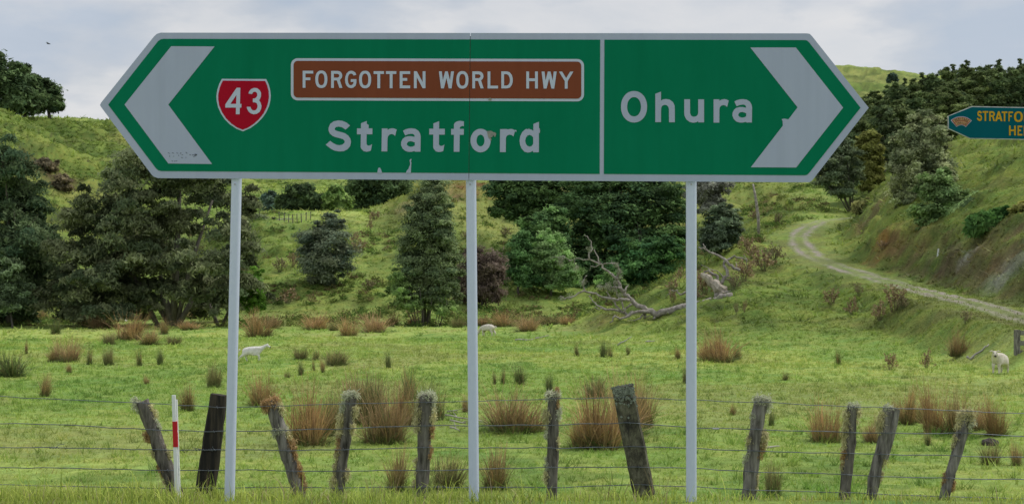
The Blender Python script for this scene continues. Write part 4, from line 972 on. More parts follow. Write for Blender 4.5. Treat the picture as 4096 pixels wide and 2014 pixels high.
# ------------------------------------------------------------------ the fallen dead tree
def dpath(pts): return [P(x, y, d) for x, y, d in pts]
zs = 950 / 2576
def zq(pts, d, dv=0.0):
    """points read off the enlarged photograph of the fallen tree"""
    n_ = len(pts)
    return [P(2200 + x * zs, 900 + y * zs, d + dv * i / max(n_ - 1, 1)) for i, (x, y) in enumerate(pts)]
def jag(pts, rng, amt=.05, n=3):
    out = []
    for a, b_ in zip(pts[:-1], pts[1:]):
        for i in range(n):
            p = a.lerp(b_, i / n)
            if i or out: p = p + Vector(rng.normal(size=3)) * amt
            out.append(p)
    out.append(pts[-1]); return out
rng = np.random.default_rng(5)
FD = hit(2700, 1262, 60).y
ft = empty('fallen_tree', tuple(onground(2800, FD))); bpy.context.view_layer.update()
tag(ft, 'fallen bleached dead tree with bare crooked limbs sprawled over the grass slope', 'fallen tree')
mb = MB()
mb.tube(jag(zq([(1980, 770), (1860, 790), (1700, 840), (1500, 870), (1320, 925), (1180, 960), (1060, 920), (940, 870), (860, 790), (800, 720), (760, 640), (720, 570), (640, 510), (570, 460), (540, 410), (420, 375), (320, 375), (230, 380), (150, 340)], FD, 2.5), rng, .05),
        [1.0 * q_ for q_ in [.24] * 4 + [.24, .24, .24, .24, .25, .25, .24, .22, .22, .21, .2, .2, .19, .18, .17, .16, .15, .15, .14, .13, .13, .12, .12, .11, .11, .1, .1, .09, .09, .08, .08, .075, .07, .07, .065, .06, .06, .055, .05, .05, .045, .04, .04, .035, .03, .03, .025, .025, .02, .02, .02]], 8, rng=rng, rough=.1)
mb.build('trunk', M_dead, ft, smooth=True)
LIMBS = [([(1180, 960), (1030, 930), (900, 945), (830, 990), (760, 1020), (700, 995), (650, 1055)], .13, .04, -.8),
         ([(900, 945), (840, 975), (760, 930), (620, 910), (540, 880), (490, 850), (420, 760)], .12, .03, 1.0),
         ([(620, 910), (550, 910), (480, 890)], .06, .02, .3),
         ([(860, 815), (760, 800), (650, 800), (540, 770), (470, 740), (380, 720), (340, 720), (230, 780), (160, 800), (110, 770)], .10, .03, -1.2),
         ([(380, 720), (355, 640), (365, 590), (400, 545)], .05, .02, .3),
         ([(760, 920), (700, 840), (650, 780), (610, 720)], .07, .02, .8),
         ([(880, 850), (840, 890), (800, 905), (775, 830), (730, 760), (710, 660)], .07, .03, .6),
         ([(820, 910), (805, 960)], .05, .03, .1), ([(1040, 940), (1025, 1010)], .10, .09, .2), ([(1020, 960), (960, 1020), (840, 1035)], .06, .02, -.5),
         ([(1150, 970), (1120, 1015)], .09, .05, -.3), ([(1200, 960), (1110, 965), (1050, 1000)], .05, .02, .6),
         ([(425, 370), (425, 300), (455, 250), (425, 150), (370, 105)], .055, .018, .4), ([(545, 405), (500, 330), (480, 260)], .05, .015, .3),
         ([(800, 720), (850, 650)], .09, .03, .2), ([(790, 700), (700, 660), (610, 670), (510, 655)], .06, .02, .7), ([(660, 665), (655, 715)], .04, .015, .1), ([(620, 660), (600, 630)], .03, .012, .1),
         ([(720, 590), (760, 500), (720, 420), (660, 410), (540, 430), (450, 450), (435, 485)], .055, .018, .5), ([(690, 430), (665, 380)], .03, .01, .1), ([(740, 580), (715, 560), (700, 640), (720, 740)], .04, .02, .4),
         ([(270, 380), (280, 490)], .025, .012, .1), ([(150, 340), (110, 400), (120, 470)], .03, .012, .2), ([(160, 335), (60, 355), (0, 357)], .03, .012, .3), ([(230, 380), (200, 395)], .04, .02, .1)]
for pts, r0, r1, dv in LIMBS:
    mb = MB(); pp = jag(zq(pts, FD + .8, dv), rng, .035, 3); n_ = len(pp)
    mb.tube(pp, [r0 + (r1 - r0) * i / (n_ - 1) for i in range(n_)], 6, rng=rng, rough=.12); mb.build('limb', M_dead, ft, smooth=True)
# hanging lichen on the limbs
M_lich = mat_leaf('pale_lichen', trans=.1, rough=.9)
def fuzz(rng, centres, n, length, width, c1, c2, gravity=.6, spread=.05):
    """short strands hanging or bristling round given points"""
    cen = np.array(centres); k_ = rng.integers(0, len(cen), n)
    p = cen[k_] + rng.normal(size=(n, 3)) * spread
    dv = unit(rng.normal(size=(n, 3)) + np.array([0, 0, -gravity * 2])) * length * rng.uniform(.4, 1.3, n)[:, None]
    sd_ = unit(np.cross(dv, rng.normal(size=(n, 3)))) * width * .5
    V = np.stack([p - sd_, p + sd_, p + dv], 1).reshape(-1, 3)
    t = rng.uniform(0, 1, n)[:, None]; c = (np.array(c1) * (1 - t) + np.array(c2) * t) * rng.uniform(.7, 1.25, n)[:, None]
    return V, np.arange(len(V)).reshape(-1, 3), np.repeat(c, 3, 0)
cs = [tuple(p) for pts in ([(725, 430), (745, 500), (750, 560), (715, 620), (712, 700), (760, 760), (640, 640), (660, 690), (610, 665), (540, 660), (120, 400), (120, 360), (430, 260), (280, 460), (220, 770), (130, 790), (360, 620)],) for p in zq(pts, FD + .9)]
V, T, C = fuzz(rng, cs, 1500, .16, .03, (.30, .32, .22), (.42, .44, .32), .5, .09)
mobj('lichen', fast_mesh('lichen', V, T, M_lich, C), ft)
# the root plate end and snapped stump of the same tree
st = MB()
st.tube(jag(zq([(1640, 530), (1720, 580), (1800, 650), (1880, 740), (1900, 790)], FD + 2.0, -.6), rng, .04), [.10, .17, .22, .25, .28, .30, .32, .34, .34, .36, .34, .3, .28], 9, rng=rng, rough=.16)
stump = st.build('snapped_trunk', mat_noise('split_pale_wood', (.30, .26, .21), (.50, .45, .38), scale=6, rough=.8, stretch=(1, 1, .3), bump=.5), ft, smooth=False)
st = MB(); st.tube(zq([(1990, 740), (1900, 770), (1790, 775)], FD + 1.2, .5), [.26, .34, .22], 8, rng=rng, rough=.25); st.build('root_plate', M_dead, ft)
for pts, r0, r1 in [([(1850, 800), (1780, 860), (1680, 910), (1600, 950)], .14, .08), ([(1860, 640), (1900, 560), (1930, 490), (1880, 420), (1910, 380), (2000, 345), (2090, 360), (2140, 380)], .12, .035), ([(2140, 380), (2100, 320)], .03, .012), ([(2135, 380), (2140, 500)], .03, .012),
                    ([(1830, 620), (1790, 540), (1720, 495), (1680, 520), (1610, 630)], .11, .04), ([(2060, 490), (1990, 470), (1920, 400), (1830, 330), (1690, 265), (1610, 240)], .11, .04), ([(1690, 260), (1660, 200)], .04, .015), ([(1985, 600), (1900, 580), (1820, 500), (1640, 430)], .06, .02), ([(1960, 570), (1990, 600)], .05, .04), ([(2020, 480), (2015, 400)], .04, .015),
                    ([(1480, 730), (1410, 755), (1380, 705), (1290, 710)], .08, .025), ([(1300, 740), (1245, 800)], .03, .01)]:
    mb = MB(); pp = jag(zq(pts, FD + 2.2, .4), rng, .035, 3); n_ = len(pp)
    mb.tube(pp, [r0 + (r1 - r0) * i / (n_ - 1) for i in range(n_)], 6, rng=rng, rough=.12); mb.build('limb', M_dead, ft, smooth=True)

# ------------------------------------------------------------------ rush clumps
M_rush = mat_leaf('rush_stems', trans=.12, rough=.7, scale=6, noise=(.8, 1.2))
def blades(rng, n, R0, R1, h, wdt, lean, c_lo, c_hi, segs=3, arch=.2, cvar=.22, dead=None):
    """n upright blades from a disc R0, tips spreading to R1"""
    a = rng.uniform(0, 2 * np.pi, n); r = np.sqrt(rng.uniform(0, 1, n)) * R0
    base = np.stack([r * np.cos(a), r * np.sin(a), np.zeros(n)], 1)
    a2 = a + rng.normal(0, .7, n); H = h * rng.uniform(.4, 1.08, n) * (1 - .4 * (r / max(R0, 1e-6)) ** 2 * rng.uniform(0, 1, n))
    out = (r / max(R0, 1e-6)) * (R1 - R0) + rng.normal(0, lean, n)
    dirv = np.stack([np.cos(a2), np.sin(a2)], 1)
    yaw = rng.uniform(0, np.pi, n); wv = np.stack([np.cos(yaw), np.sin(yaw), np.zeros(n)], 1) * wdt * .5 * rng.uniform(.6, 1.4, n)[:, None]
    Vs, Cs = [], []
    t = rng.uniform(0, 1, n)[:, None]
    tone = np.clip(1 + rng.normal(0, cvar, n), .4, 1.8)[:, None]
    for s_ in range(segs + 1):
        f = s_ / segs
        p = base.copy(); bend = out * (f * (1 - arch) + arch * f * f * 2)
        p[:, :2] += dirv * bend[:, None]; p[:, 2] = H * (f - arch * .5 * f * f * np.abs(out / np.maximum(H, .05)))
        ww_ = wv * (1 - .8 * f)
        cl = np.array(c_lo) * (1 - f) + np.array(c_hi) * f if dead is None else None
        if dead is not None:
            isd = t < dead[0]
            cl = np.where(isd, np.array(dead[1]) * (1 - f) + np.array(dead[2]) * f, np.array(c_lo) * (1 - f) + np.array(c_hi) * f)
        c = cl * tone
        Vs.append(np.stack([p - ww_, p + ww_], 1)); Cs.append(np.stack([c, c], 1) if c.ndim == 2 else c)
    V = np.stack(Vs, 1); C = np.stack(Cs, 1)      # n, segs+1, 2, 3
    base_i = np.arange(n)[:, None] * (segs + 1) * 2 + np.arange(segs)[None, :] * 2
    Q = np.stack([base_i, base_i + 1, base_i + 3, base_i + 2], -1).reshape(-1, 4)
    return V.reshape(-1, 3), Q, C.reshape(-1, 3)
BRN = ((.30, .235, .10), (.62, .385, .19)); DBR = ((.22, .18, .085), (.50, .33, .18)); GRN = ((.10, .15, .05), (.20, .25, .10)); MIX = ((.13, .16, .055), (.40, .30, .15))
rg = np.random.default_rng(77)
def rush(n, R0, R1, cs_, dead=None, w_=.014, tufts=6):
    """a clump is several tufts of uneven height leaning their own way"""
    Vs, Qs, Cs, m = [], [], [], 0
    for t_ in range(tufts):
        k_ = int(n / tufts * rg.uniform(.6, 1.5)); hh = rg.uniform(.55, 1.1) if t_ else 1.05; a_ = rg.uniform(0, 6.28); rr_ = R0 * rg.uniform(.2, .9)
        V, Q, C = blades(rg, k_, R0 * rg.uniform(.22, .42), R0 * rg.uniform(.6, 1.15), hh, w_, .11, *cs_, dead=dead, arch=rg.uniform(.15, .4))
        ln = rg.normal(0, .10, 2) + np.array([math.cos(a_), math.sin(a_)]) * .08
        V[:, 0] += rr_ * math.cos(a_) + V[:, 2] * ln[0]; V[:, 1] += rr_ * math.sin(a_) + V[:, 2] * ln[1]
        Vs.append(V); Qs.append(Q + m); Cs.append(C * rg.uniform(.8, 1.2)); m += len(V)
    V, Q, C = blades(rg, n // 2, R0 * .95, R0 * 2.0, .30, w_ * 1.3, .10, (.12, .17, .05), (.20, .25, .09), arch=.5)     # green skirt
    Vs.append(V); Qs.append(Q + m); Cs.append(C); m += len(V)
    V, Q, C = blades(rg, n // 4, R0 * .9, R1 * 1.5, 1.1, w_ * .7, .2, *cs_, arch=.6)     # stray stems
    Vs.append(V); Qs.append(Q + m); Cs.append(C)
    return fast_mesh('stems', np.concatenate(Vs), np.concatenate(Qs), M_rush, np.concatenate(Cs))
RUSH = {'b': [rush(520, .30, .46, BRN, (.25, GRN[0], GRN[1])), rush(480, .34, .50, DBR, (.2, GRN[0], (.24, .24, .10))), rush(420, .26, .5, BRN, (.35, DBR[0], DBR[1])), rush(300, .30, .62, BRN, (.3, MIX[0], MIX[1]), tufts=9), rush(380, .36, .6, ((.2, .17, .08), (.60, .40, .22)), (.3, DBR[0], DBR[1]), tufts=4)],
        'g': [rush(320, .20, .38, GRN, (.25, MIX[0], MIX[1])), rush(200, .16, .34, GRN, (.35, BRN[0], BRN[1]))],
        'm': [rush(440, .26, .42, MIX, (.4, GRN[0], GRN[1])), rush(360, .22, .44, MIX, (.3, BRN[0], BRN[1]))]}
CL = [(1040, 1348, 100, 95, 'b'), (1085, 1312, 60, 60, 'b'), (1255, 1318, 68, 105, 'b'), (1395, 1343, 74, 72, 'b'), (1495, 1328, 76, 95, 'b'), (1575, 1304, 55, 62, 'm'), (1335, 1322, 42, 34, 'm'), (1640, 1300, 36, 40, 'b'),
      (2020, 1306, 64, 85, 'b'), (2105, 1324, 74, 78, 'b'), (2200, 1300, 50, 80, 'm'), (1930, 1302, 44, 66, 'b'), (1830, 1310, 44, 44, 'm'), (2270, 1298, 40, 60, 'b'),
      (262, 1448, 108, 84, 'b'), (215, 1448, 60, 55, 'm'), (50, 1504, 98, 150, 'g'), (358, 1458, 74, 44, 'g'), (437, 1460, 78, 42, 'm'), (560, 1463, 74, 40, 'g'), (640, 1458, 66, 34, 'g'), (275, 1490, 40, 30, 'm'),
      (505, 1360, 105, 120, 'b'), (600, 1378, 64, 100, 'm'), (440, 1376, 50, 50, 'm'), (345, 1296, 70, 90, 'b'), (400, 1316, 64, 80, 'b'), (90, 1280, 66, 90, 'b'), (30, 1282, 50, 60, 'b'), (170, 1282, 46, 60, 'm'), (222, 1336, 62, 54, 'g'), (790, 1272, 38, 64, 'b'), (770, 1316, 36, 90, 'b'), (655, 1336, 60, 40, 'm'), (690, 1378, 40, 60, 'm'),
      (180, 1585, 92, 56, 'm'), (855, 1548, 98, 54, 'm'), (752, 1643, 110, 66, 'm'), (1045, 1624, 130, 95, 'b'), (105, 1415, 55, 16, 'm'),
      (1200, 1438, 52, 56, 'm'), (1265, 1440, 54, 44, 'g'), (1350, 1460, 66, 90, 'm'), (1255, 1486, 56, 24, 'g'), (1205, 1500, 60, 30, 'g'), (1290, 1490, 60, 24, 'm'), (1555, 1472, 68, 28, 'g'),
      (1245, 1775, 235, 170, 'b'), (1320, 1740, 190, 90, 'm'), (1420, 1690, 200, 120, 'b'), (1475, 1700, 220, 130, 'm'), (1545, 1770, 240, 140, 'b'), (1600, 1700, 170, 110, 'b'), (1640, 1600, 140, 110, 'g'), (1690, 1700, 170, 120, 'g'), (1755, 1680, 130, 80, 'g'),
      (2055, 1724, 185, 195, 'b'), (2010, 1536, 72, 32, 'g'), (2075, 1538, 78, 60, 'g'), (1980, 1536, 60, 26, 'g'), (2195, 1573, 82, 36, 'g'), (1860, 1648, 70, 30, 'm'),
      (2420, 1788, 235, 220, 'b'), (2330, 1790, 150, 110, 'b'), (2500, 1740, 240, 140, 'b'), (2570, 1710, 210, 110, 'm'), (2390, 1590, 90, 90, 'm'),
      (1590, 1965, 175, 110, 'm'), (1800, 1960, 150, 130, 'm'), (1985, 1955, 170, 140, 'm'), (1700, 1975, 110, 70, 'g'),
      (2740, 1534, 82, 32, 'g'), (2880, 1446, 125, 130, 'b'), (2945, 1438, 70, 60, 'g'), (2830, 1440, 70, 50, 'b'), (3355, 1459, 66, 40, 'g'), (3838, 1424, 108, 72, 'b'), (3140, 1520, 40, 40, 'g'),
      (3300, 1765, 165, 120, 'b'), (3490, 1768, 110, 66, 'b'), (3625, 1695, 150, 60, 'b'), (3590, 1680, 100, 50, 'b'), (3745, 1728, 205, 100, 'b'), (3825, 1740, 170, 120, 'm'), (3890, 1720, 130, 90, 'b'), (3985, 1742, 150, 80, 'b'), (3680, 1690, 80, 40, 'm'), (3715, 1780, 70, 50, 'g'), (3960, 1858, 96, 76, 'm'), (4065, 1860, 96, 56, 'm'),
      (3095, 1985, 150, 60, 'm'), (2930, 1660, 50, 24, 'm'), (3085, 1700, 70, 30, 'g'),
      (2310, 1424, 56, 34, 'g'), (2415, 1428, 64, 40, 'g'), (2440, 1430, 60, 30, 'g'), (2510, 1418, 40, 18, 'm'), (2710, 1435, 50, 30, 'm'), (1150, 1512, 30, 20, 'm'), (585, 1535, 36, 30, 'm')]
def place_clump(px, py, hpx, wpx, meshes, name, label, cat, group, part, i):
    h_ = hit(px, py); s_ = h_.y / F; WK = .64 if name == 'rush_clump' else .92
    root = empty(name, (h_.x, h_.y, h_.z - .03)); tag(root, label, cat, group)
    o = bpy.data.objects.new(part, meshes[i % len(meshes)]); col.objects.link(o); o.parent = root
    root.scale = (wpx * s_ / WK, wpx * s_ / WK, hpx * s_ * (1.15 if name == 'rush_clump' else 1.02)); root.rotation_euler = (rg.normal(0, .04), rg.normal(0, .05), rg.uniform(0, 6.28))
    return root
LM_NEAR = [(180, 'left end of the fence'), (710, 'white marker stake'), (860, 'flat dark post'), (1090, 'orange-capped post'), (1400, 'yellow-mossed post'), (1700, 'lichen-topped post'), (1890, 'middle sign post'), (2210, 'thin upright post'), (2500, 'thick strainer post'), (2768, 'rightmost sign post'), (3047, 'lichen-crusted post'), (3413, 'slim dark post'), (3560, 'split-topped post'), (3867, 'round-headed post')]
LM_FAR = [(60, 'left drooping tree'), (640, 'weeping tree'), (1040, 'walking sheep'), (1310, 'round slope shrub'), (1640, 'columnar conifer'), (1950, 'grazing sheep'), (2450, 'fallen tree'), (2900, 'grassy knoll'), (3350, 'track slope'), (3990, 'farm gate')]
RL = {'b': 'tawny-brown rush clump', 'g': 'thin green rush clump', 'm': 'green and straw rush clump'}
for i, (px, py, hp, wp, kd) in enumerate(CL):
    sz = 'tall' if hp >= 120 else 'knee-high' if hp >= 66 else 'small'
    lm = min(LM_NEAR if py > 1500 else LM_FAR, key=lambda q_: abs(q_[0] - px))[1]
    lab = f'{sz} {RL[kd]} in the paddock near the {lm}'
    if px == 2880: lab = 'orange-tawny rush clump at the foot of the grassy knoll'
    if px == 3838: lab = 'reddish rush clump on the bank behind the sheep with the raised head'
    place_clump(px, py, hp, wp, RUSH[kd], 'rush_clump', lab, 'rush clump', lab.replace('rush clump', 'rush clumps'), 'stems', i)
# brown seeding weeds (dock and thistle) on the knoll
def weed_mesh(seed, c_st, c_hd, n=26, head=.05, nh=16):
    r_ = np.random.default_rng(seed); V, Q, C = blades(r_, n, .10, .42, 1.0, .022, .10, c_st, c_st, segs=3)
    n0 = len(V) // (n) ; tips = V.reshape(n, 4, 2, 3).mean(2)
    pts = []
    for f in range(nh):
        k_ = r_.integers(0, n, n); t_ = r_.uniform(.45, 1, n)[:, None]
        a_ = tips[np.arange(n), 1]; b_ = tips[np.arange(n), 3]; pts.append(a_ * (1 - t_) + b_ * t_ + r_.normal(0, .035, (n, 3)))
    pts = np.concatenate(pts); m = len(pts)
    nm = unit(r_.normal(size=(m, 3))); tg = unit(np.cross(nm, r_.normal(size=(m, 3)))); bt = np.cross(nm, tg); s_ = head * r_.uniform(.5, 1.3, m)[:, None]
    LV = np.stack([pts - tg * s_, pts + bt * s_ * .6, pts + tg * s_, pts - bt * s_ * .6], 1).reshape(-1, 3)
    LC = np.repeat(np.array(c_hd) * r_.uniform(.6, 1.4, m)[:, None], 4, 0)
    LQ = np.arange(len(LV)).reshape(-1, 4) + len(V)
    return fast_mesh('stalks', np.concatenate([V, LV]), np.concatenate([Q, LQ]), M_rush, np.concatenate([C, LC]))
WD = [weed_mesh(1, (.19, .17, .09), (.32, .235, .135)), weed_mesh(2, (.17, .17, .09), (.34, .25, .145)), weed_mesh(3, (.17, .19, .09), (.27, .235, .125))]
for i, (px, py, hp, wp) in enumerate([(3328, 1218, 72, 80), (3405, 1260, 84, 56), (3435, 1190, 60, 40), (3575, 1252, 118, 110), (3520, 1285, 90, 70), (3862, 1300, 66, 50), (3560, 1478, 74, 66), (3705, 1474, 90, 50), (3610, 1240, 70, 50),
                                      (2985, 1010, 70, 80), (3055, 1090, 110, 100), (3095, 1060, 90, 80), (2975, 1130, 100, 90), (3010, 1040, 60, 60), (2935, 1160, 70, 60), (2820, 1180, 110, 90), (2780, 1200, 60, 60), (2945, 1265, 60, 22), (2978, 1258, 56, 20), (3020, 880, 50, 50), (3110, 900, 60, 36), (2690, 1215, 60, 40), (2720, 1120, 60, 40),
                                      (1290, 925, 30, 40), (1440, 1015, 60, 70), (1415, 970, 50, 50), (1120, 1090, 70, 60), (1170, 1075, 60, 50), (1150, 1215, 70, 100), (1475, 1160, 50, 60), (1500, 880, 40, 60), (1480, 920, 60, 24), (2020, 950, 50, 50), (3530, 1010, 40, 60), (2690, 1160, 50, 60), (1860, 960, 40, 40)]):
    onk = px > 2650
    lab = 'brown seeding weed on the knoll in front of the farm track' if px > 3300 and py < 1350 else 'brown seeding weed standing in the flat paddock near the farm gate' if py > 1400 else 'brown dead weed beside the fallen tree and its broken limbs' if onk else 'brownish scrubby weed on the slope behind the sign posts'
    place_clump(px, py, hp, wp, WD, 'brown_weed', lab, 'weed', lab.replace('weed', 'weeds', 1), 'stalks', i)
# ------------------------------------------------------------------ wire fence
FY = 10.87
M_old = mat_noise('weathered_post_wood', (.026, .023, .020), (.26, .24, .21), scale=14, rough=.95, detail=9, stretch=(2.2, 2.2, .35), bump=1.0, bscale=30, lo=.3, hi=.7)
M_grey = mat_noise('silver_grey_wood', (.045, .041, .037), (.37, .35, .32), scale=14, rough=.95, detail=9, stretch=(2.2, 2.2, .3), bump=1.0, bscale=30, lo=.3, hi=.7)
M_tar = mat_noise('dark_stained_timber', (.014, .013, .012), (.085, .068, .05), scale=9, rough=.8, detail=7, stretch=(2.5, 2.5, .2), bump=.5, lo=.42, hi=.72)
def lichen_wood(name):
    m, nt, n, l, b = newmat(name)
    t = n.new('ShaderNodeNewGeometry'); mpn = n.new('ShaderNodeMapping'); mpn.inputs['Scale'].default_value = (1, 1, .5); l.new(t.outputs['Position'], mpn.inputs[0])
    a = n.new('ShaderNodeTexNoise'); a.inputs['Scale'].default_value = 16; a.inputs['Detail'].default_value = 9; a.inputs['Roughness'].default_value = .75; l.new(mpn.outputs[0], a.inputs['Vector'])
    r_ = n.new('ShaderNodeValToRGB'); e_ = r_.color_ramp.elements
    e_[0].position = .36; e_[0].color = (.022, .021, .018, 1); e_[1].position = .68; e_[1].color = (.21, .20, .165, 1)
    q_ = e_.new(.47); q_.color = (.06, .056, .04, 1); q_ = e_.new(.56); q_.color = (.13, .125, .085, 1)
    l.new(a.outputs['Fac'], r_.inputs[0]); l.new(r_.outputs[0], b.inputs['Base Color']); b.inputs['Roughness'].default_value = .95
    bp = n.new('ShaderNodeBump'); bp.inputs['Strength'].default_value = .8; bp.inputs['Distance'].default_value = .01; l.new(a.outputs['Fac'], bp.inputs['Height']); l.new(bp.outputs[0], b.inputs['Normal'])
    return m
M_strain = lichen_wood('lichen_mottled_timber')
M_crust = mat_noise('crusty_grey_lichen', (.13, .15, .12), (.36, .40, .34), scale=45, rough=1, bump=1, bscale=90)
M_wire = mat_noise('galvanised_wire', (.11, .125, .15), (.20, .22, .25), scale=20, rough=.5, metal=.5)
M_moss = mat_leaf('moss', trans=.3, rough=.9, scale=30)
fence = empty('wire_fence', (0, FY, -.15)); bpy.context.view_layer.update()
tag(fence, 'old five-wire farm fence with leaning mossy wooden posts along the verge', 'fence')
rngp = np.random.default_rng(21)
YEL, ORG, PAL = ((.54, .50, .26), (.74, .70, .43)), ((.38, .24, .11), (.60, .42, .22)), ((.52, .54, .38), (.72, .74, .58))
def post(xt, yt, xb, yb, wpx, mat, label=None, moss=(), square=False, split=False, taper=1.0, d=FY, wt=None):
    top, bot = P(xt, yt, d), P(xb, yb, d)
    ax = top - bot; bot2 = bot - ax.normalized() * .45
    rad = wpx / 2 / F * d; n_ = 22; sides = 14
    V = []
    a1 = ax.normalized(); sx = Vector((1, 0, 0)); sx = (sx - a1 * sx.dot(a1)).normalized(); sy = a1.cross(sx)
    seed = int(xt)
    for i in range(n_ + 1):
        f = i / n_; c = bot2.lerp(top, f)
        wob_ = rad * .22 * float(vnoise(f * 5 + seed, 0.5, seed=seed)); c = c + sx * (0 if square else wob_)
        rr = rad * (1 + (taper - 1) * f)
        if wt: rr = rad * (1 + (wt - 1) * max(0, (f - .6) / .4))
        for k_ in range(sides):
            an = 2 * math.pi * k_ / sides
            ca, sa = math.cos(an), math.sin(an)
            if square:
                m_ = max(abs(ca), abs(sa)); ca, sa = ca / m_ * .98, sa / m_ * .75
            nz_ = 1 + (.04 if square else .16) * float(vnoise(k_ * .9, f * 9, seed=seed + 3)) + (.02 if square else .06) * rngp.normal()
            p = c + (sx * ca + sy * sa) * rr * nz_
            if i == n_: p = p + a1 * rad * (.08 if square else .35) * float(vnoise(k_ * .7, 3.3, seed=seed + 9))
            V.append(p)
    ctr = top + a1 * rad * .1; V.append(ctr)
    Q = [(i * sides + k_, i * sides + (k_ + 1) % sides, (i + 1) * sides + (k_ + 1) % sides, (i + 1) * sides + k_) for i in range(n_) for k_ in range(sides)]
    T = [(n_ * sides + k_, n_ * sides + (k_ + 1) % sides, len(V) - 1) for k_ in range(sides)]
    b = MB(); b.add(V, Q, T)
    o = b.build('post', mat, fence, smooth=not square)
    if label: o['label'] = label
    for j, (f, side, size, c_, grav) in enumerate(moss):      # f: 1 = top; side -1 left, 0 round the top, 1 right
        cen = []
        for q_ in range(14 if side == 0 else 8):
            ff = f + rngp.normal(0, .035 if side else .012)
            if side == 0:
                a_ = rngp.uniform(0, 6.28); off = sx * math.cos(a_) * rad * .85 + sy * math.sin(a_) * rad * .85
            else: off = sx * side * rad * rngp.uniform(.85, 1.12) - sy * rad * rngp.uniform(-.3, .6)
            cen.append(tuple(bot.lerp(top, ff) + off))
        V_, T_, C_ = fuzz(rngp, cen, int(620 * size), .024 * size, .0065, *c_, grav, .009 * size + .003)
        mobj('moss', fast_mesh('moss', V_, T_, M_moss, C_), o)
    return o, top, bot, sx, a1, rad
p1 = post(572, 1605, 715, 1995, 55, M_old, 'leaning post with pale lichen and orange moss beard', [(.99, -1, 1.2, PAL, .8), (.9, 1, .9, YEL, .7), (.66, -1, 1.1, ORG, .9), (.5, -1, .8, YEL, 1), (.33, -1, .8, ORG, 1), (.2, -1, .7, YEL, 1), (.75, 1, .6, PAL, .5), (.45, 1, .6, YEL, .7)])
post(876, 1577, 818, 1990, 78, M_tar, 'flat dark stained half-round post leaning towards the sign post', square=True, wt=.82)
post(1086, 1603, 1206, 1992, 52, M_grey, 'leaning grey post with orange moss cap', [(1.0, 0, 1.5, ORG, .5), (.98, -1, 1.2, ORG, .9), (.92, 1, 1.1, YEL, .8), (.70, 0, 1.3, PAL, .7), (.54, 1, 1.3, ORG, .8), (.42, 1, .9, ORG, .9), (.27, 1, 1.2, ORG, .7), (.14, 1, .8, ORG, .9), (.62, 1, .8, YEL, .8)])
post(1402, 1578, 1350, 2000, 44, M_old, 'leaning grey post with thick yellow moss down its left side', [(1.0, 0, 1.3, PAL, .4), (.88, -1, 1.2, PAL, .8), (.78, -1, 1.4, YEL, .8), (.68, -1, 1.3, YEL, .8), (.58, -1, 1., ORG, .9), (.85, 1, 1.2, YEL, .8), (.7, 1, 1., YEL, .8), (.45, -1, 1., YEL, .9), (.3, -1, 1., YEL, .9), (.17, -1, 1.3, YEL, .8), (.25, 1, 1., YEL, .8)])
post(1706, 1580, 1682, 2030, 56, M_old, 'upright post with grey lichen top between the left two sign posts', [(1.0, 0, 1.2, PAL, .2), (.94, -1, .9, YEL, .6), (.86, -1, 1.3, YEL, .7), (.77, -1, 1.5, YEL, .8), (.80, 1, 1.1, YEL, .8), (.70, 1, .9, ORG, .9), (.92, 1, .8, PAL, .6), (.5, 1, .7, ORG, .9), (.42, -1, .7, YEL, .8), (.2, -1, .6, YEL, .8)])
post(2210, 1575, 2206, 2030, 42, M_old, 'thin upright post with pale mossy cap between the middle and right sign posts', [(1.0, 0, 1.3, PAL, .2), (.96, 1, .8, ORG, .8), (.84, 1, 1.1, PAL, .7), (.82, -1, 1.3, YEL, .8), (.6, 1, .7, YEL, .9), (.66, -1, .7, PAL, .8), (.28, -1, .9, YEL, .9), (.4, -1, .7, PAL, .8)])
ps_ = post(2490, 1545, 2588, 2030, 88, M_strain, 'thick square strainer post leaning left with a grey lichen crown', square=True, taper=.98)
post(3047, 1597, 2985, 2030, 54, M_grey, 'leaning grey post with lichen crust and moss right of the rightmost sign post', [(1.0, 0, 1.4, PAL, .2), (.95, 1, .9, PAL, .6), (.66, 1, 1.3, YEL, .9), (.60, 1, 1.2, YEL, .9), (.55, 1, .9, ORG, .9), (.62, -1, 1., YEL, .8), (.48, -1, .8, PAL, .8), (.3, 1, .6, YEL, .8), (.85, -1, .7, PAL, .6), (.2, 1, .6, YEL, .8)])
post(3413, 1622, 3376, 2030, 42, M_old, 'slim dark post with yellow moss on its upper left side', [(1.0, 0, .9, PAL, .2), (.9, -1, 1.1, YEL, .8), (.8, -1, 1.3, YEL, .8), (.93, 1, .9, YEL, .7), (.62, -1, .9, YEL, .8), (.5, -1, .8, ORG, .9), (.4, -1, .6, YEL, .8)])
pz = post(3555, 1630, 3478, 2030, 44, M_grey, 'split-topped silver grey leaning post', [(1.0, 0, .7, PAL, .2), (.86, -1, 1.2, YEL, .8), (.8, -1, 1.2, YEL, .8), (.52, 1, .9, YEL, .8), (.35, 1, .6, YEL, .8)])
b = MB(); c0 = P(3560, 1760, FY - .02); c1 = P(3588, 1634, FY - .02); b.tube([c0 - (c1 - c0) * .6, c0, c0.lerp(c1, .5), c1], [.018, .026, .028, .024], 7, rng=rngp, rough=.12); sp = b.build('split_prong', M_grey, pz[0])
post(3867, 1655, 3765, 2030, 40, M_grey, 'thin strongly leaning post with round mossy head', [(1.0, 0, 1.5, YEL, .2), (.96, 0, 1.5, YEL, .3), (.92, 1, 1.2, PAL, .6), (.9, -1, 1.1, YEL, .7), (.7, -1, .7, YEL, .8), (.25, 1, .8, ORG, .9), (.3, -1, .6, ORG, .9)], wt=1.25)
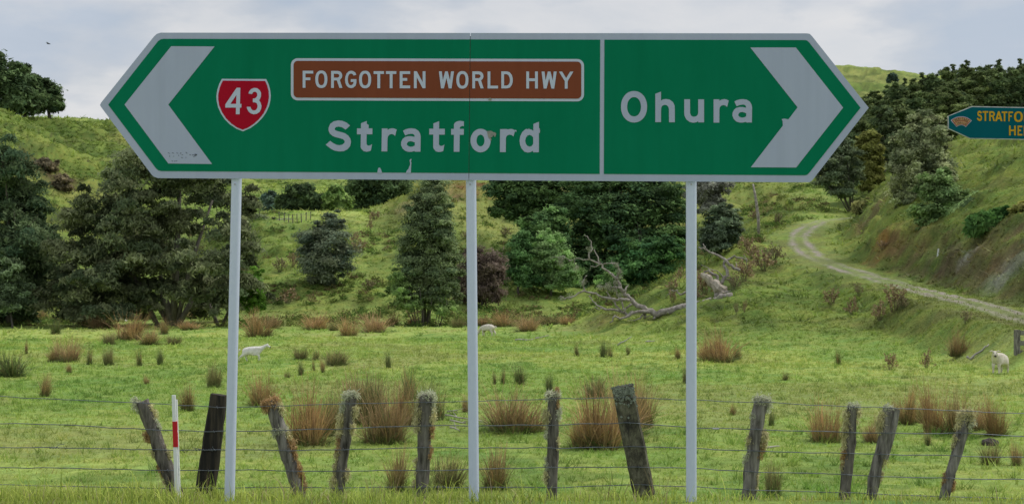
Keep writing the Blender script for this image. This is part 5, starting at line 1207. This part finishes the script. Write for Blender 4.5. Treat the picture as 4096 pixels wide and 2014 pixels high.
# grey lichen crown on the strainer post
o_, top_, bot_, sx_, ax_, rd_ = ps_
b = MB(); rr_ = rngp
for i in range(260):
    f = 1 - abs(rr_.normal(0, .07)); u_ = rr_.uniform(-1, 1)
    c = bot_.lerp(top_, min(f, 1.0)) + sx_ * u_ * rd_ * .95 + Vector((0, -rd_ * .77 - .002, 0)) if rr_.uniform() < .75 else top_ + sx_ * u_ * rd_ + Vector((0, rr_.uniform(-.06, .06), .004))
    s_ = rr_.uniform(.004, .013)
    b.add([c + Vector((-s_, 0, 0)), c + Vector((0, -s_ * .5, s_)), c + Vector((s_, 0, 0)), c + Vector((0, -s_ * .5, -s_)), c + Vector((0, s_, 0))], tris=[(0, 1, 3), (1, 2, 3), (0, 4, 1), (1, 4, 2)])
tag(b.build('lichen', M_crust, o_), kind='stuff')
WIRES = [[(-300, 1572), (0, 1585), (300, 1600), (560, 1608), (880, 1628), (1090, 1624), (1400, 1614), (1700, 1608), (2000, 1600), (2210, 1594), (2500, 1588), (2760, 1598), (3045, 1608), (3400, 1624), (3560, 1630), (3860, 1642), (4096, 1652), (4500, 1668)],
         [(-300, 1680), (0, 1692), (300, 1700), (595, 1718), (850, 1724), (1120, 1720), (1390, 1712), (1700, 1702), (2010, 1700), (2210, 1698), (2505, 1690), (2760, 1708), (3030, 1716), (3390, 1727), (3545, 1731), (3700, 1734), (3830, 1731), (4096, 1744), (4500, 1758)],
         [(-300, 1784), (0, 1787), (200, 1789), (420, 1793), (640, 1797), (835, 1797), (1150, 1799), (1380, 1796), (1695, 1790), (2010, 1790), (2208, 1790), (2525, 1786), (2760, 1791), (3020, 1803), (3385, 1812), (3520, 1815), (3810, 1821), (4096, 1828), (4500, 1840)],
         [(-300, 1862), (0, 1868), (300, 1871), (675, 1880), (825, 1880), (1000, 1877), (1170, 1884), (1365, 1881), (1690, 1879), (2000, 1874), (2207, 1867), (2545, 1865), (2760, 1870), (3005, 1885), (3380, 1896), (3510, 1903), (3790, 1911), (4096, 1917), (4500, 1928)],
         [(-300, 1932), (0, 1937), (400, 1945), (700, 1951), (820, 1950), (1190, 1947), (1355, 1949), (1685, 1946), (2000, 1947), (2206, 1947), (2565, 1937), (2760, 1945), (2995, 1957), (3378, 1968), (3495, 1973), (3775, 1985), (4096, 1992), (4500, 2006)]]
POSTX = [(572, 1605, 715, 1995), (876, 1577, 818, 1990), (1086, 1603, 1206, 1992), (1402, 1578, 1350, 2000), (1706, 1580, 1682, 2030), (2210, 1575, 2206, 2030), (2490, 1545, 2588, 2030), (3047, 1597, 2985, 2030), (3413, 1622, 3376, 2030), (3565, 1630, 3480, 2030), (3867, 1655, 3765, 2030)]
for wi, wr in enumerate(WIRES):
    pts = []
    xs_ = np.arange(-300, 4500, 26)
    wx, wy = np.array(wr, float).T
    for j, x in enumerate(xs_):
        y = np.interp(x, wx, wy) + 2.2 * float(vnoise(x / 90., wi * 3.1, seed=9)) + 1.0 * float(vnoise(x / 31., wi * 7.7, seed=19))
        pts.append(P(x, y, FY - .068 + .004 * float(vnoise(x / 200., wi, seed=5))))
    b = MB(); b.tube(pts, .0036 if wi else .003, 5)
    wo = b.build('wire', M_wire, fence, smooth=True)
    for (xt, yt, xb, yb) in POSTX:      # staples and tie knots at the posts
        y = np.interp(xt, wx, wy); f = (y - yt) / (yb - yt); x = xt + (xb - xt) * f
        y = np.interp(x, wx, wy)
        b = MB(); c = P(x, y, FY - .071); b.tube([c + Vector((-.004, .012, .010)), c + Vector((-.003, -.004, .006)), c + Vector((.003, -.004, -.006)), c + Vector((.004, .012, -.010))], .0022, 4); b.build('staple', M_wire, wo)
def knot(x, y, loops, tail, wi):
    b = MB(); pts = []
    for i in range(loops * 8):
        a_ = i / 8 * 2 * math.pi; pts.append(P(x + i * 1.3 - loops * 5, y, FY - .07) + Vector((0, math.cos(a_) * .007, math.sin(a_) * .007)))
    b.tube(pts, .0022, 4); b.tube([P(x + 8, y, FY - .07), P(x + tail[0] * .5, y + tail[1] * .8, FY - .075), P(x + tail[0], y + tail[1], FY - .075)], .002, 4)
    b.build('tied_knot', M_wire, fence)
knot(215, 1788, 4, (42, -14), 2); knot(800, 1797, 4, (-30, -8), 2); knot(848, 1797, 3, (4, -14), 2); knot(1760, 1945, 5, (60, 4), 4)
b = MB(); b.tube([P(2850, 1713, FY - .07), P(2876, 1714, FY - .07)], .006, 8); b.build('wire_joiner', M_alu, fence)

# white marker stake with its red band
mk = empty('marker_stake', tuple(P(708, 2000, 10.45))); bpy.context.view_layer.update()
tag(mk, 'slim white marker stake with a chipped red band beside the leaning post', 'marker post')
M_mk = mat_noise('chipped_white_paint', (.30, .31, .32), (.80, .82, .86), scale=40, rough=.6, lo=.28, hi=.36, stretch=(1, 1, .4))
M_mr = mat_noise('chipped_red_paint', (.75, .74, .74), (.52, .012, .025), scale=26, rough=.5, lo=.30, hi=.335, stretch=(1, 1, .5))
def stake(x0, x1, y0, y1, w0, dpt, off=0.0, thick=.02):
    a, c = P(x0, y0, dpt), P(x1, y1, dpt); w_ = w0 / F * dpt
    b = MB(); V = []
    for p in (c, a):
        for dx, dy in ((-.5, -off), (.5, -off), (.5, thick), (-.5, thick)): V.append(p + Vector((dx * w_, dy, 0)))
    b.add(V, [(3, 2, 1, 0), (4, 5, 6, 7), (0, 1, 5, 4), (1, 2, 6, 5), (2, 3, 7, 6), (3, 0, 4, 7)]); return b
stake(693.5, 707, 1579, 2020, 14, 10.45).build('stake', M_mk, mk)
stake(701.5, 716, 1597, 2020, 12, 10.47, 0, .02).build('backing_strip', M_mk, mk)
stake(698.2, 701.6, 1684, 1786, 17.5, 10.45, .003, .022).build('red_band', M_mr, mk)

# ------------------------------------------------------------------ sheep
def skin_body(name, verts, edges, radii, mat, parent, M, sub=2):
    me = bpy.data.meshes.new(name); me.from_pydata(verts, edges, []); me.update()
    ob = bpy.data.objects.new(name, me); col.objects.link(ob)
    sk = ob.modifiers.new('skin', 'SKIN'); sk.use_smooth_shade = True
    for i, r_ in enumerate(radii): me.skin_vertices[0].data[i].radius = r_ if hasattr(r_, '__len__') else (r_, r_)
    me.skin_vertices[0].data[0].use_root = True
    sb = ob.modifiers.new('sub', 'SUBSURF'); sb.levels = sub; sb.render_levels = sub
    dg = bpy.context.evaluated_depsgraph_get(); ev = ob.evaluated_get(dg)
    m2 = bpy.data.meshes.new_from_object(ev); m2.name = name
    bpy.data.objects.remove(ob, do_unlink=True); bpy.data.meshes.remove(me)
    m2.transform(M); m2.materials.clear(); m2.materials.append(mat)
    return mobj(name, m2, parent)
M_wool = mat_noise('shorn_wool', (.62, .60, .57), (.82, .81, .79), scale=9, rough=.95, bump=.4, bscale=40)
M_wool2 = mat_noise('cream_wool', (.54, .49, .42), (.76, .71, .63), scale=9, rough=.95, bump=.4, bscale=40)
M_nose = mat_noise('dark_skin', (.03, .025, .025), (.06, .05, .05), rough=.6)
M_stain = mat_noise('soiled_wool', (.16, .12, .08), (.34, .27, .2), scale=12, rough=.95)
def sheep(label, pos, yaw, scale, head, legs, mat, group=None, lie=False):
    root = empty('sheep', tuple(pos)); bpy.context.view_layer.update(); tag(root, label, 'sheep', group)
    M = Matrix.Translation(pos) @ Matrix.Rotation(yaw, 4, 'Z') @ Matrix.Scale(scale, 4)
    hz = -.26 if lie else 0
    V = [(-.36, 0, .56 + hz), (-.05, 0, .545 + hz), (.27, 0, .565 + hz), (-.52, 0, .58 + hz)]; Rr = [(.20, .21), (.225, .235), (.17, .20), (.11, .12)]
    E = [(0, 1), (1, 2), (0, 3)]
    nb = len(V); V += [(h_[0], h_[1], h_[2] + hz) for h_ in head['p']]; Rr += head['r']
    E += [(2, nb)] + [(nb + i, nb + i + 1) for i in range(len(head['p']) - 1)]
    if not lie:
        for (an, pts, rs) in legs:
            b0_ = len(V); V += pts; Rr += rs; E += [(an, b0_)] + [(b0_ + i, b0_ + i + 1) for i in range(len(pts) - 1)]
    skin_body('body', V, E, Rr, mat, root, M)
    hp, hm = Vector(head['p'][-2]), Vector(head['p'][-1]); hp.z += hz; hm.z += hz
    fw = (hm - hp).normalized(); side = Vector((0, 0, 1)).cross(fw).normalized() if abs(fw.z) < .95 else Vector((0, 1, 0)); upv = fw.cross(side)
    for s_ in (-1, 1):
        b = MB(); e0 = hp + side * s_ * .06 + upv * .05; b.tube([e0, e0 + side * s_ * .06 + upv * .012, e0 + side * s_ * .13 - upv * .01], [.018, .032, .008], 6)
        m2 = b.mesh('ear', mat, True); m2.transform(M); mobj('ear', m2, root)
        b = MB(); e0 = hp.lerp(hm, .35) + side * s_ * .055 + upv * .035; b.tube([e0 - side * s_ * .01, e0 + side * s_ * .01], [.013, .009], 6); m2 = b.mesh('eye', M_nose); m2.transform(M); mobj('eye', m2, root)
    b = MB(); b.tube([hm - fw * .0, hm + fw * .035, hm + fw * .05], [.042, .034, .015], 8); m2 = b.mesh('nose', M_nose, True); m2.transform(M); mobj('nose', m2, root)
    if not lie:
        b = MB(); t0 = Vector((-.60, 0, .62)); b.tube([t0, t0 + Vector((-.06, 0, -.06)), t0 + Vector((-.07, 0, -.16))], [.035, .03, .015], 6); m2 = b.mesh('tail', mat, True); m2.transform(M); mobj('tail', m2, root)
    return root
def leg4(fl, fr, bl, br):
    out = []
    for s_, dx in ((1, fl), (-1, fr)):
        out.append((2, [(.27 + dx * .3, .10 * s_, .37), (.28 + dx * .7, .10 * s_, .20), (.27 + dx, .10 * s_, .025)], [.075, .038, .034]))
    for s_, dx in ((1, bl), (-1, br)):
        out.append((0, [(-.36 + dx * .3 + .03, .11 * s_, .37), (-.47 + dx * .8, .11 * s_, .21), (-.43 + dx, .11 * s_, .025)], [.10, .04, .034]))
    return out
HUP = {'p': [(.46, 0, .66), (.60, 0, .76), (.70, 0, .815), (.86, 0, .72)], 'r': [.115, .085, .085, .042]}
HTURN = {'p': [(.44, .02, .66), (.54, .06, .76), (.60, .09, .80), (.71, .15, .68)], 'r': [.12, .09, .088, .045]}
HDN = {'p': [(.46, 0, .50), (.60, 0, .34), (.68, 0, .23), (.74, 0, .07)], 'r': [.12, .09, .082, .042]}
g = hit(1010, 1447)
sheep('white shorn sheep walking right beside the leftmost sign post', g, 0.06, .0145 * g.y * 1.0, HUP, leg4(.02, .10, .16, -.20), M_wool)
g = hit(1950, 1346)
sheep('cream sheep grazing with head down beside the middle sign post', g, R(180 - 38), .0121 * g.y, HDN, leg4(0, .08, .03, -.05), M_wool2)
g = hit(3998, 1496)
sheep('cream sheep facing the road with raised head near the farm gate', g, R(180 + 48), .0200 * g.y, HTURN, leg4(0, .03, -.02, .02), M_wool2)
for px, py, yw, lab in ((388, 1270, 200, 'pale sheep resting in the shade under the weeping tree, left of its neighbour'), (478, 1274, 170, 'pale sheep resting in the shade under the weeping tree, nearer its trunk')):
    g = hit(px, py + 14); sheep(lab, g, R(yw), .0088 * g.y, HUP, [], M_wool, lie=True)

# ------------------------------------------------------------------ farm gate, sticks, stone, far fence, bird
gd = 49.0; gb = onground(4085, gd)
gt = empty('farm_gate', tuple(gb)); bpy.context.view_layer.update(); tag(gt, 'grey weathered timber rail gate at the foot of the right bank', 'gate')
b = MB(); w_ = gd / F
gz0 = gb.z - .2; gtop = P(4070, 1320, gd).z
def plank(x0, x1, z0, z1, y0, th, name):
    b = MB(); b.box(((x0 + x1) / 2, y0, (z0 + z1) / 2), x1 - x0, th, z1 - z0); b.build(name, M_grey, gt)
x0 = (4058 - 2048) * w_
plank(x0, x0 + 20 * w_, gz0, gtop + .02, gd, .16, 'gate_post'); plank(x0 + 3.2, x0 + 3.4, gz0, gtop + .02, gd, .16, 'gate_post')
for yp0, yp1 in ((1321, 1339), (1361, 1380), (1399, 1416), (1434, 1450)):
    plank(x0 + 14 * w_, x0 + 3.25, P(0, yp1, gd).z, P(0, yp0, gd).z, gd - .115, .05, 'rail')
M_stick = mat_noise('bleached_stick', (.28, .26, .235), (.50, .48, .45), scale=6, rough=.85)
def stick(pts, r0, label, name='dead_branch', lift=.05, twigs=2):
    d_ = hit(pts[0][0], max(p[1] for p in pts)).y
    pp = []
    for x, y in pts:
        q_ = P(x, y, d_); gz_ = float(elev(q_.x, q_.y)) + lift; pp.append(Vector((q_.x, q_.y + rng.uniform(-.15, .15), max(q_.z, gz_))))
    root = empty(name, tuple(pp[0])); bpy.context.view_layer.update(); tag(root, label, 'branch')
    b = MB(); pj = jag(pp, rng, r0 * .4, 2); b.tube(pj, [r0 * (1 - .7 * i / len(pj)) for i in range(len(pj))], 6); b.build('stem', M_stick, root, smooth=True)
    for k_ in range(twigs):
        a = pp[min(k_ + 1, len(pp) - 1)]; b = MB(); b.tube([a, a + Vector((rng.uniform(-.25, .25), rng.uniform(-.2, .2), rng.uniform(.03, .16)))], [r0 * .5, r0 * .15], 5); b.build('twig', M_stick, root)
stick([(3872, 1426), (3885, 1444), (3920, 1441), (3945, 1430), (3958, 1447)], .055, 'bleached crooked branch lying beside the sheep with the raised head', twigs=1)
stick([(2060, 1362), (2100, 1357), (2140, 1352), (2195, 1340)], .05, 'long bleached stick on the grass right of the grazing sheep')
stick([(2470, 1385), (2500, 1362), (2525, 1345)], .045, 'dark stick leaning up from the grass below the fallen tree', twigs=1)
stick([(2585, 1372), (2600, 1364), (2618, 1362)], .05, 'short curved stick on the grass below the trunk of the fallen tree', twigs=0)
for i, (p_, lab) in enumerate(((([(1780, 1660), (1830, 1668), (1880, 1672), (1940, 1688)]), 'bleached branch lying across the twig pile behind the middle sign post'), ([(1790, 1642), (1825, 1640), (1830, 1655)], 'forked bleached twig topping the pile behind the middle sign post'), ([(1800, 1705), (1825, 1712), (1842, 1726)], 'short bleached stick below the twig pile behind the middle sign post'),
                               ([(1800, 1678), (1850, 1690), (1900, 1694), (1950, 1690)], 'long pale branch at the bottom of the twig pile behind the middle sign post'), ([(3060, 1792), (3100, 1790), (3125, 1786)], 'small pale stick near the mossy leaning post on the right'), ([(1215, 1716), (1240, 1708)], 'short pale stick left of the big tawny rushes'))):
    stick(p_, .022, lab, twigs=1 if i < 4 else 0, lift=.02)
# dark stone
g = hit(3958, 1780); b = MB(); rr = 46 / 2 / F * g.y * 1.3
st_ = bmesh.new(); bmesh.ops.create_icosphere(st_, subdivisions=3, radius=1)
for v in st_.verts:
    n_ = 1 + .22 * float(vnoise(v.co.x * 2 + 5, v.co.y * 2, v.co.z * 2, seed=3)); v.co = Vector((v.co.x * rr * 1.1 * n_, v.co.y * rr * n_, (v.co.z * .62 + .3) * rr * n_))
me = bpy.data.meshes.new('stone'); st_.to_mesh(me); st_.free(); me.materials.append(mat_noise('dark_stone', (.035, .03, .03), (.10, .085, .08), scale=12, rough=.95, bump=.8))
o = mobj('stone', me); o.location = g; tag(o, 'rounded dark stone in the paddock behind the thin leaning post', 'stone')
# white peg on the bank
g = hit(3752, 1022, 60); b = MB(); b.box((g.x, g.y, g.z + .17), .07, .05, .5, Matrix.Rotation(.12, 3, 'Y')); tag(b.build('white_peg', M_mk), 'short white peg standing on the earth bank', 'peg')
# fence on the spur
hf = empty('hillside_fence', tuple(hit(1150, 885, 120))); bpy.context.view_layer.update(); tag(hf, 'small line of grey posts and wire on the grassy spur', 'fence')
tops = []
for i, (px, py) in enumerate(((1118, 884), (1137, 887), (1154, 891), (1172, 895), (1189, 893), (1206, 889), (1224, 886), (1242, 884))):
    g = hit(px, py, 120); b = MB(); tl = Vector((rng.normal(0, .05), 0, 1.0)); b.tube([g - Vector((0, 0, .2)), g + tl], [.06, .05], 6); b.build('post', M_old, hf); tops.append(g + tl * .85)
b = MB(); b.tube(tops, .012, 4); b.build('wire', M_wire, hf)
# bird
bd = 60.0; bp_ = P(193, 175, bd); br_ = empty('bird', tuple(bp_)); bpy.context.view_layer.update(); tag(br_, 'tiny dark bird gliding in the pale sky above the left trees', 'bird')
M_bird = mat_noise('dark_plumage', (.03, .035, .045), (.07, .075, .09), rough=.8)
b = MB(); b.tube([bp_ + Vector((-.07, 0, .01)), bp_ + Vector((-.02, 0, .0)), bp_ + Vector((.05, 0, -.01)), bp_ + Vector((.1, 0, -.015))], [.008, .026, .022, .006], 8); b.build('body', M_bird, br_, smooth=True)
for s_ in (-1, 1):
    b = MB(); b.add([bp_ + Vector((-.02, 0, .01)), bp_ + Vector((.03, 0, .01)), bp_ + Vector((.0, s_ * .14, .035)), bp_ + Vector((-.04, s_ * .2, .02)), bp_ + Vector((-.02, 0, .018)), bp_ + Vector((.03, 0, .018)), bp_ + Vector((.0, s_ * .14, .042)), bp_ + Vector((-.04, s_ * .2, .024))], [(0, 1, 2, 3), (7, 6, 5, 4), (0, 3, 7, 4), (1, 5, 6, 2)]); b.build('wing', M_bird, br_)

# ------------------------------------------------------------------ grass
M_grass = mat_leaf('grass_blades', trans=.4, rough=.6, scale=2.0, noise=(.75, 1.2), spec=.2)
def scatter(rng, n, d0, d1, power, um=.40):
    t = rng.uniform(0, 1, n); d_ = (d0 ** power + t * (d1 ** power - d0 ** power)) ** (1 / power)
    x = rng.uniform(-um, um, n) * d_
    return x, d_
def turf(name, rng, x, y, nb, h, wdt, spread, tint=(1.45, 1.42, 1.3), keep=None, hv=.5, lean=.6):
    n = len(x); zg = elev(x, y); c = gcol(x, y) * np.array(tint)
    k_ = np.repeat(np.arange(n), nb); m = len(k_)
    hh = np.repeat(h * np.exp(rng.normal(0, hv, n)), nb) * rng.uniform(.5, 1.2, m)
    a = rng.uniform(0, 6.28, m); r = np.repeat(np.broadcast_to(spread, (n,)), nb) * np.sqrt(rng.uniform(0, 1, m))
    bx = x[k_] + r * np.cos(a); by = y[k_] + r * np.sin(a); bz = zg[k_] - .015
    dv = rng.normal(0, lean, (m, 2)) * hh[:, None]
    ya = rng.uniform(0, 3.14, m); wv = np.stack([np.cos(ya), np.sin(ya), 0 * ya], 1) * (np.broadcast_to(wdt, (n,))[k_] * rng.uniform(.6, 1.4, m))[:, None] * .5
    p = np.stack([bx, by, bz], 1); t_ = p + np.stack([dv[:, 0], dv[:, 1], hh], 1)
    V = np.stack([p - wv, p + wv, t_], 1).reshape(-1, 3)
    tone = np.repeat(np.clip(1 + rng.normal(0, .11, n), .55, 1.6), nb) * np.clip(1 + rng.normal(0, .12, m), .5, 1.6)
    C = np.repeat(np.clip(c[k_] * tone[:, None], .01, .6), 3, 0)
    return tag(mobj(name, fast_mesh(name, V, np.arange(len(V)).reshape(-1, 3), M_grass, C)), kind='stuff')
rgr = np.random.default_rng(99)
x, y = scatter(rgr, 56000, 14, 80, .9)
o = turf('pasture_grass', rgr, x, y, 4, .045 + .0004 * y, .012 + .0007 * y, .05 + .001 * y); tag(o, 'short grazed green grass covering the paddock', 'grass')
x, y = scatter(rgr, 2600, 15, 62, 1.1)
o = turf('grass_tufts', rgr, x, y, 14, .10, .02, .10, tint=(.95, 1.05, .9)); tag(o, 'darker ungrazed grass tufts dotted over the paddock', 'grass')
x, y = scatter(rgr, 48000, 66, 300, 1.0)
sl = elev(x, y, steep); kp = (rgr.uniform(0, 1, len(x)) < .25 + .9 * sl) & (elev(x, y, tdist) > 2.0); x, y = x[kp], y[kp]
o = turf('hill_grass', rgr, x, y, 4, .07 + .0008 * y, .05 + .0011 * y, .16 + .001 * y, tint=(1.35, 1.35, 1.3), lean=1.1); tag(o, 'rough tussocky grass over the hill slopes', 'grass')
# rank undergrowth on the damp foot slopes
cx = rgr.uniform(-200, 3300, 6500); cd_ = rgr.uniform(103, 182, 6500)
ux = (cx - 2048) / F * cd_; gate_ = fbm(ux / 5, cd_ / 6, oct=3, seed=83) > (-.12 + .0042 * (cd_ - 105)); gate_ &= elev(ux, cd_, tdist) > 3
ux, cd_ = ux[gate_], cd_[gate_]; nU = len(ux); nl = 48
kk = np.repeat(np.arange(nU), nl); mU = len(kk); rU = rgr.uniform(.22, .70, nU)
pU = rgr.normal(size=(mU, 3)) * (rU[kk] * np.array([[.5], [.5], [.34]])).T; pU[:, 2] = np.abs(pU[:, 2])
pU += np.stack([ux, cd_, elev(ux, cd_)], 1)[kk]
tU = unit(rgr.normal(size=(mU, 3)) + np.array([0, 0, .3])); bU = unit(np.cross(tU, rgr.normal(size=(mU, 3)))); sU = .11 * rgr.uniform(.5, 1.4, mU)[:, None]
VU = np.stack([pU - tU * sU * .6 + bU * sU * .5, pU + tU * sU * 1.2, pU - tU * sU * .6 - bU * sU * .5], 1).reshape(-1, 3)
palU = np.array([(.13, .22, .05), (.11, .18, .045), (.19, .25, .065), (.20, .16, .08), (.17, .21, .06)])[rgr.integers(0, 5, nU)] * rgr.uniform(.7, 1.2, nU)[:, None]
CU = np.repeat(palU[kk] * rgr.uniform(.7, 1.3, mU)[:, None], 3, 0)
tag(mobj('undergrowth', fast_mesh('undergrowth', VU, np.arange(len(VU)).reshape(-1, 3), M_leaf, CU)), 'low rank green and brown undergrowth on the slope foot below the trees', 'undergrowth', kind='stuff')
# long roadside grass at the foot of the sign
def verge(rng, n):
    d_ = rng.uniform(9.0, 11.3, n); x = rng.uniform(-.40, .40, n) * d_
    dens = .5 + .5 * fbm(x / .5, d_ / .5, oct=3, seed=71); left = np.clip(1.25 - .16 * (x + 3.5), .35, 1.2)
    kp = rng.uniform(0, 1, n) < np.clip(dens * 1.5, .15, 1) * left; x, d_, dens = x[kp], d_[kp], dens[kp]; n = len(x); left = left[kp]
    h = (.045 + .115 * dens * left) * np.exp(rng.normal(0, .38, n)); a = rng.uniform(0, 6.28, n); bend = h * np.abs(rng.normal(.55, .35, n))
    w_ = rng.uniform(.004, .0085, n); zg = elev(x, d_) - .01
    ya = a + np.pi / 2 + rng.normal(0, .4, n); wv = np.stack([np.cos(ya), np.sin(ya), 0 * ya], 1)
    t = rng.uniform(0, 1, n)[:, None]; c_ = np.array([.24, .34, .055]) * (1 - t) + np.array([.56, .62, .14]) * t
    dry_ = rng.uniform(0, 1, n) < .07; c_[dry_] = np.array([.5, .42, .25])
    c_ = c_ * np.clip(1 + rng.normal(0, .2, n), .5, 1.6)[:, None]
    Vs, Cs = [], []; S = 4
    for s_ in range(S + 1):
        f = s_ / S; p = np.stack([x + np.cos(a) * bend * f ** 1.8, d_ + np.sin(a) * bend * f ** 1.8, zg + h * (f - .45 * f ** 3 * np.clip(bend / h, 0, 1.4))], 1)
        ww_ = wv * (w_ * (1 - f ** 1.5) + .0006)[:, None] * .5
        Vs.append(np.stack([p - ww_, p + ww_], 1)); Cs.append(np.stack([c_ * (.75 + .35 * f)] * 2, 1))
    V = np.stack(Vs, 1).reshape(-1, 3); C = np.stack(Cs, 1).reshape(-1, 3)
    bi = np.arange(n)[:, None] * (S + 1) * 2 + np.arange(S)[None] * 2
    return V, np.stack([bi, bi + 1, bi + 3, bi + 2], -1).reshape(-1, 4), C
V, Q, C = verge(rgr, 19000)
tag(mobj('verge_grass', fast_mesh('verge_grass', V, Q, M_grass, C, smooth=True)), 'long bright green roadside grass at the foot of the sign and fence', 'grass', kind='stuff')
# dry seed stalks in the verge
V_, Q_, C_ = [], [], []; nn = 0
for px, nst in ((1190, 12), (1500, 9), (1560, 8), (2630, 9), (2660, 8), (2480, 6), (1230, 8), (1050, 4), (2420, 6), (820, 3), (3320, 4), (1080, 5)):
    g = onground(px, 10.5); V, Q, C = blades(rgr, nst, .05, .16, .26, .006, .05, (.24, .19, .11), (.33, .24, .15), arch=.35)
    V = V + np.array(g); V_.append(V); Q_.append(Q + nn); C_.append(C); nn += len(V)
tag(mobj('dry_stalks', fast_mesh('dry_stalks', np.concatenate(V_), np.concatenate(Q_), M_grass, np.concatenate(C_))), 'dry straw-coloured seed stalks among the roadside grass', 'grass', kind='stuff')
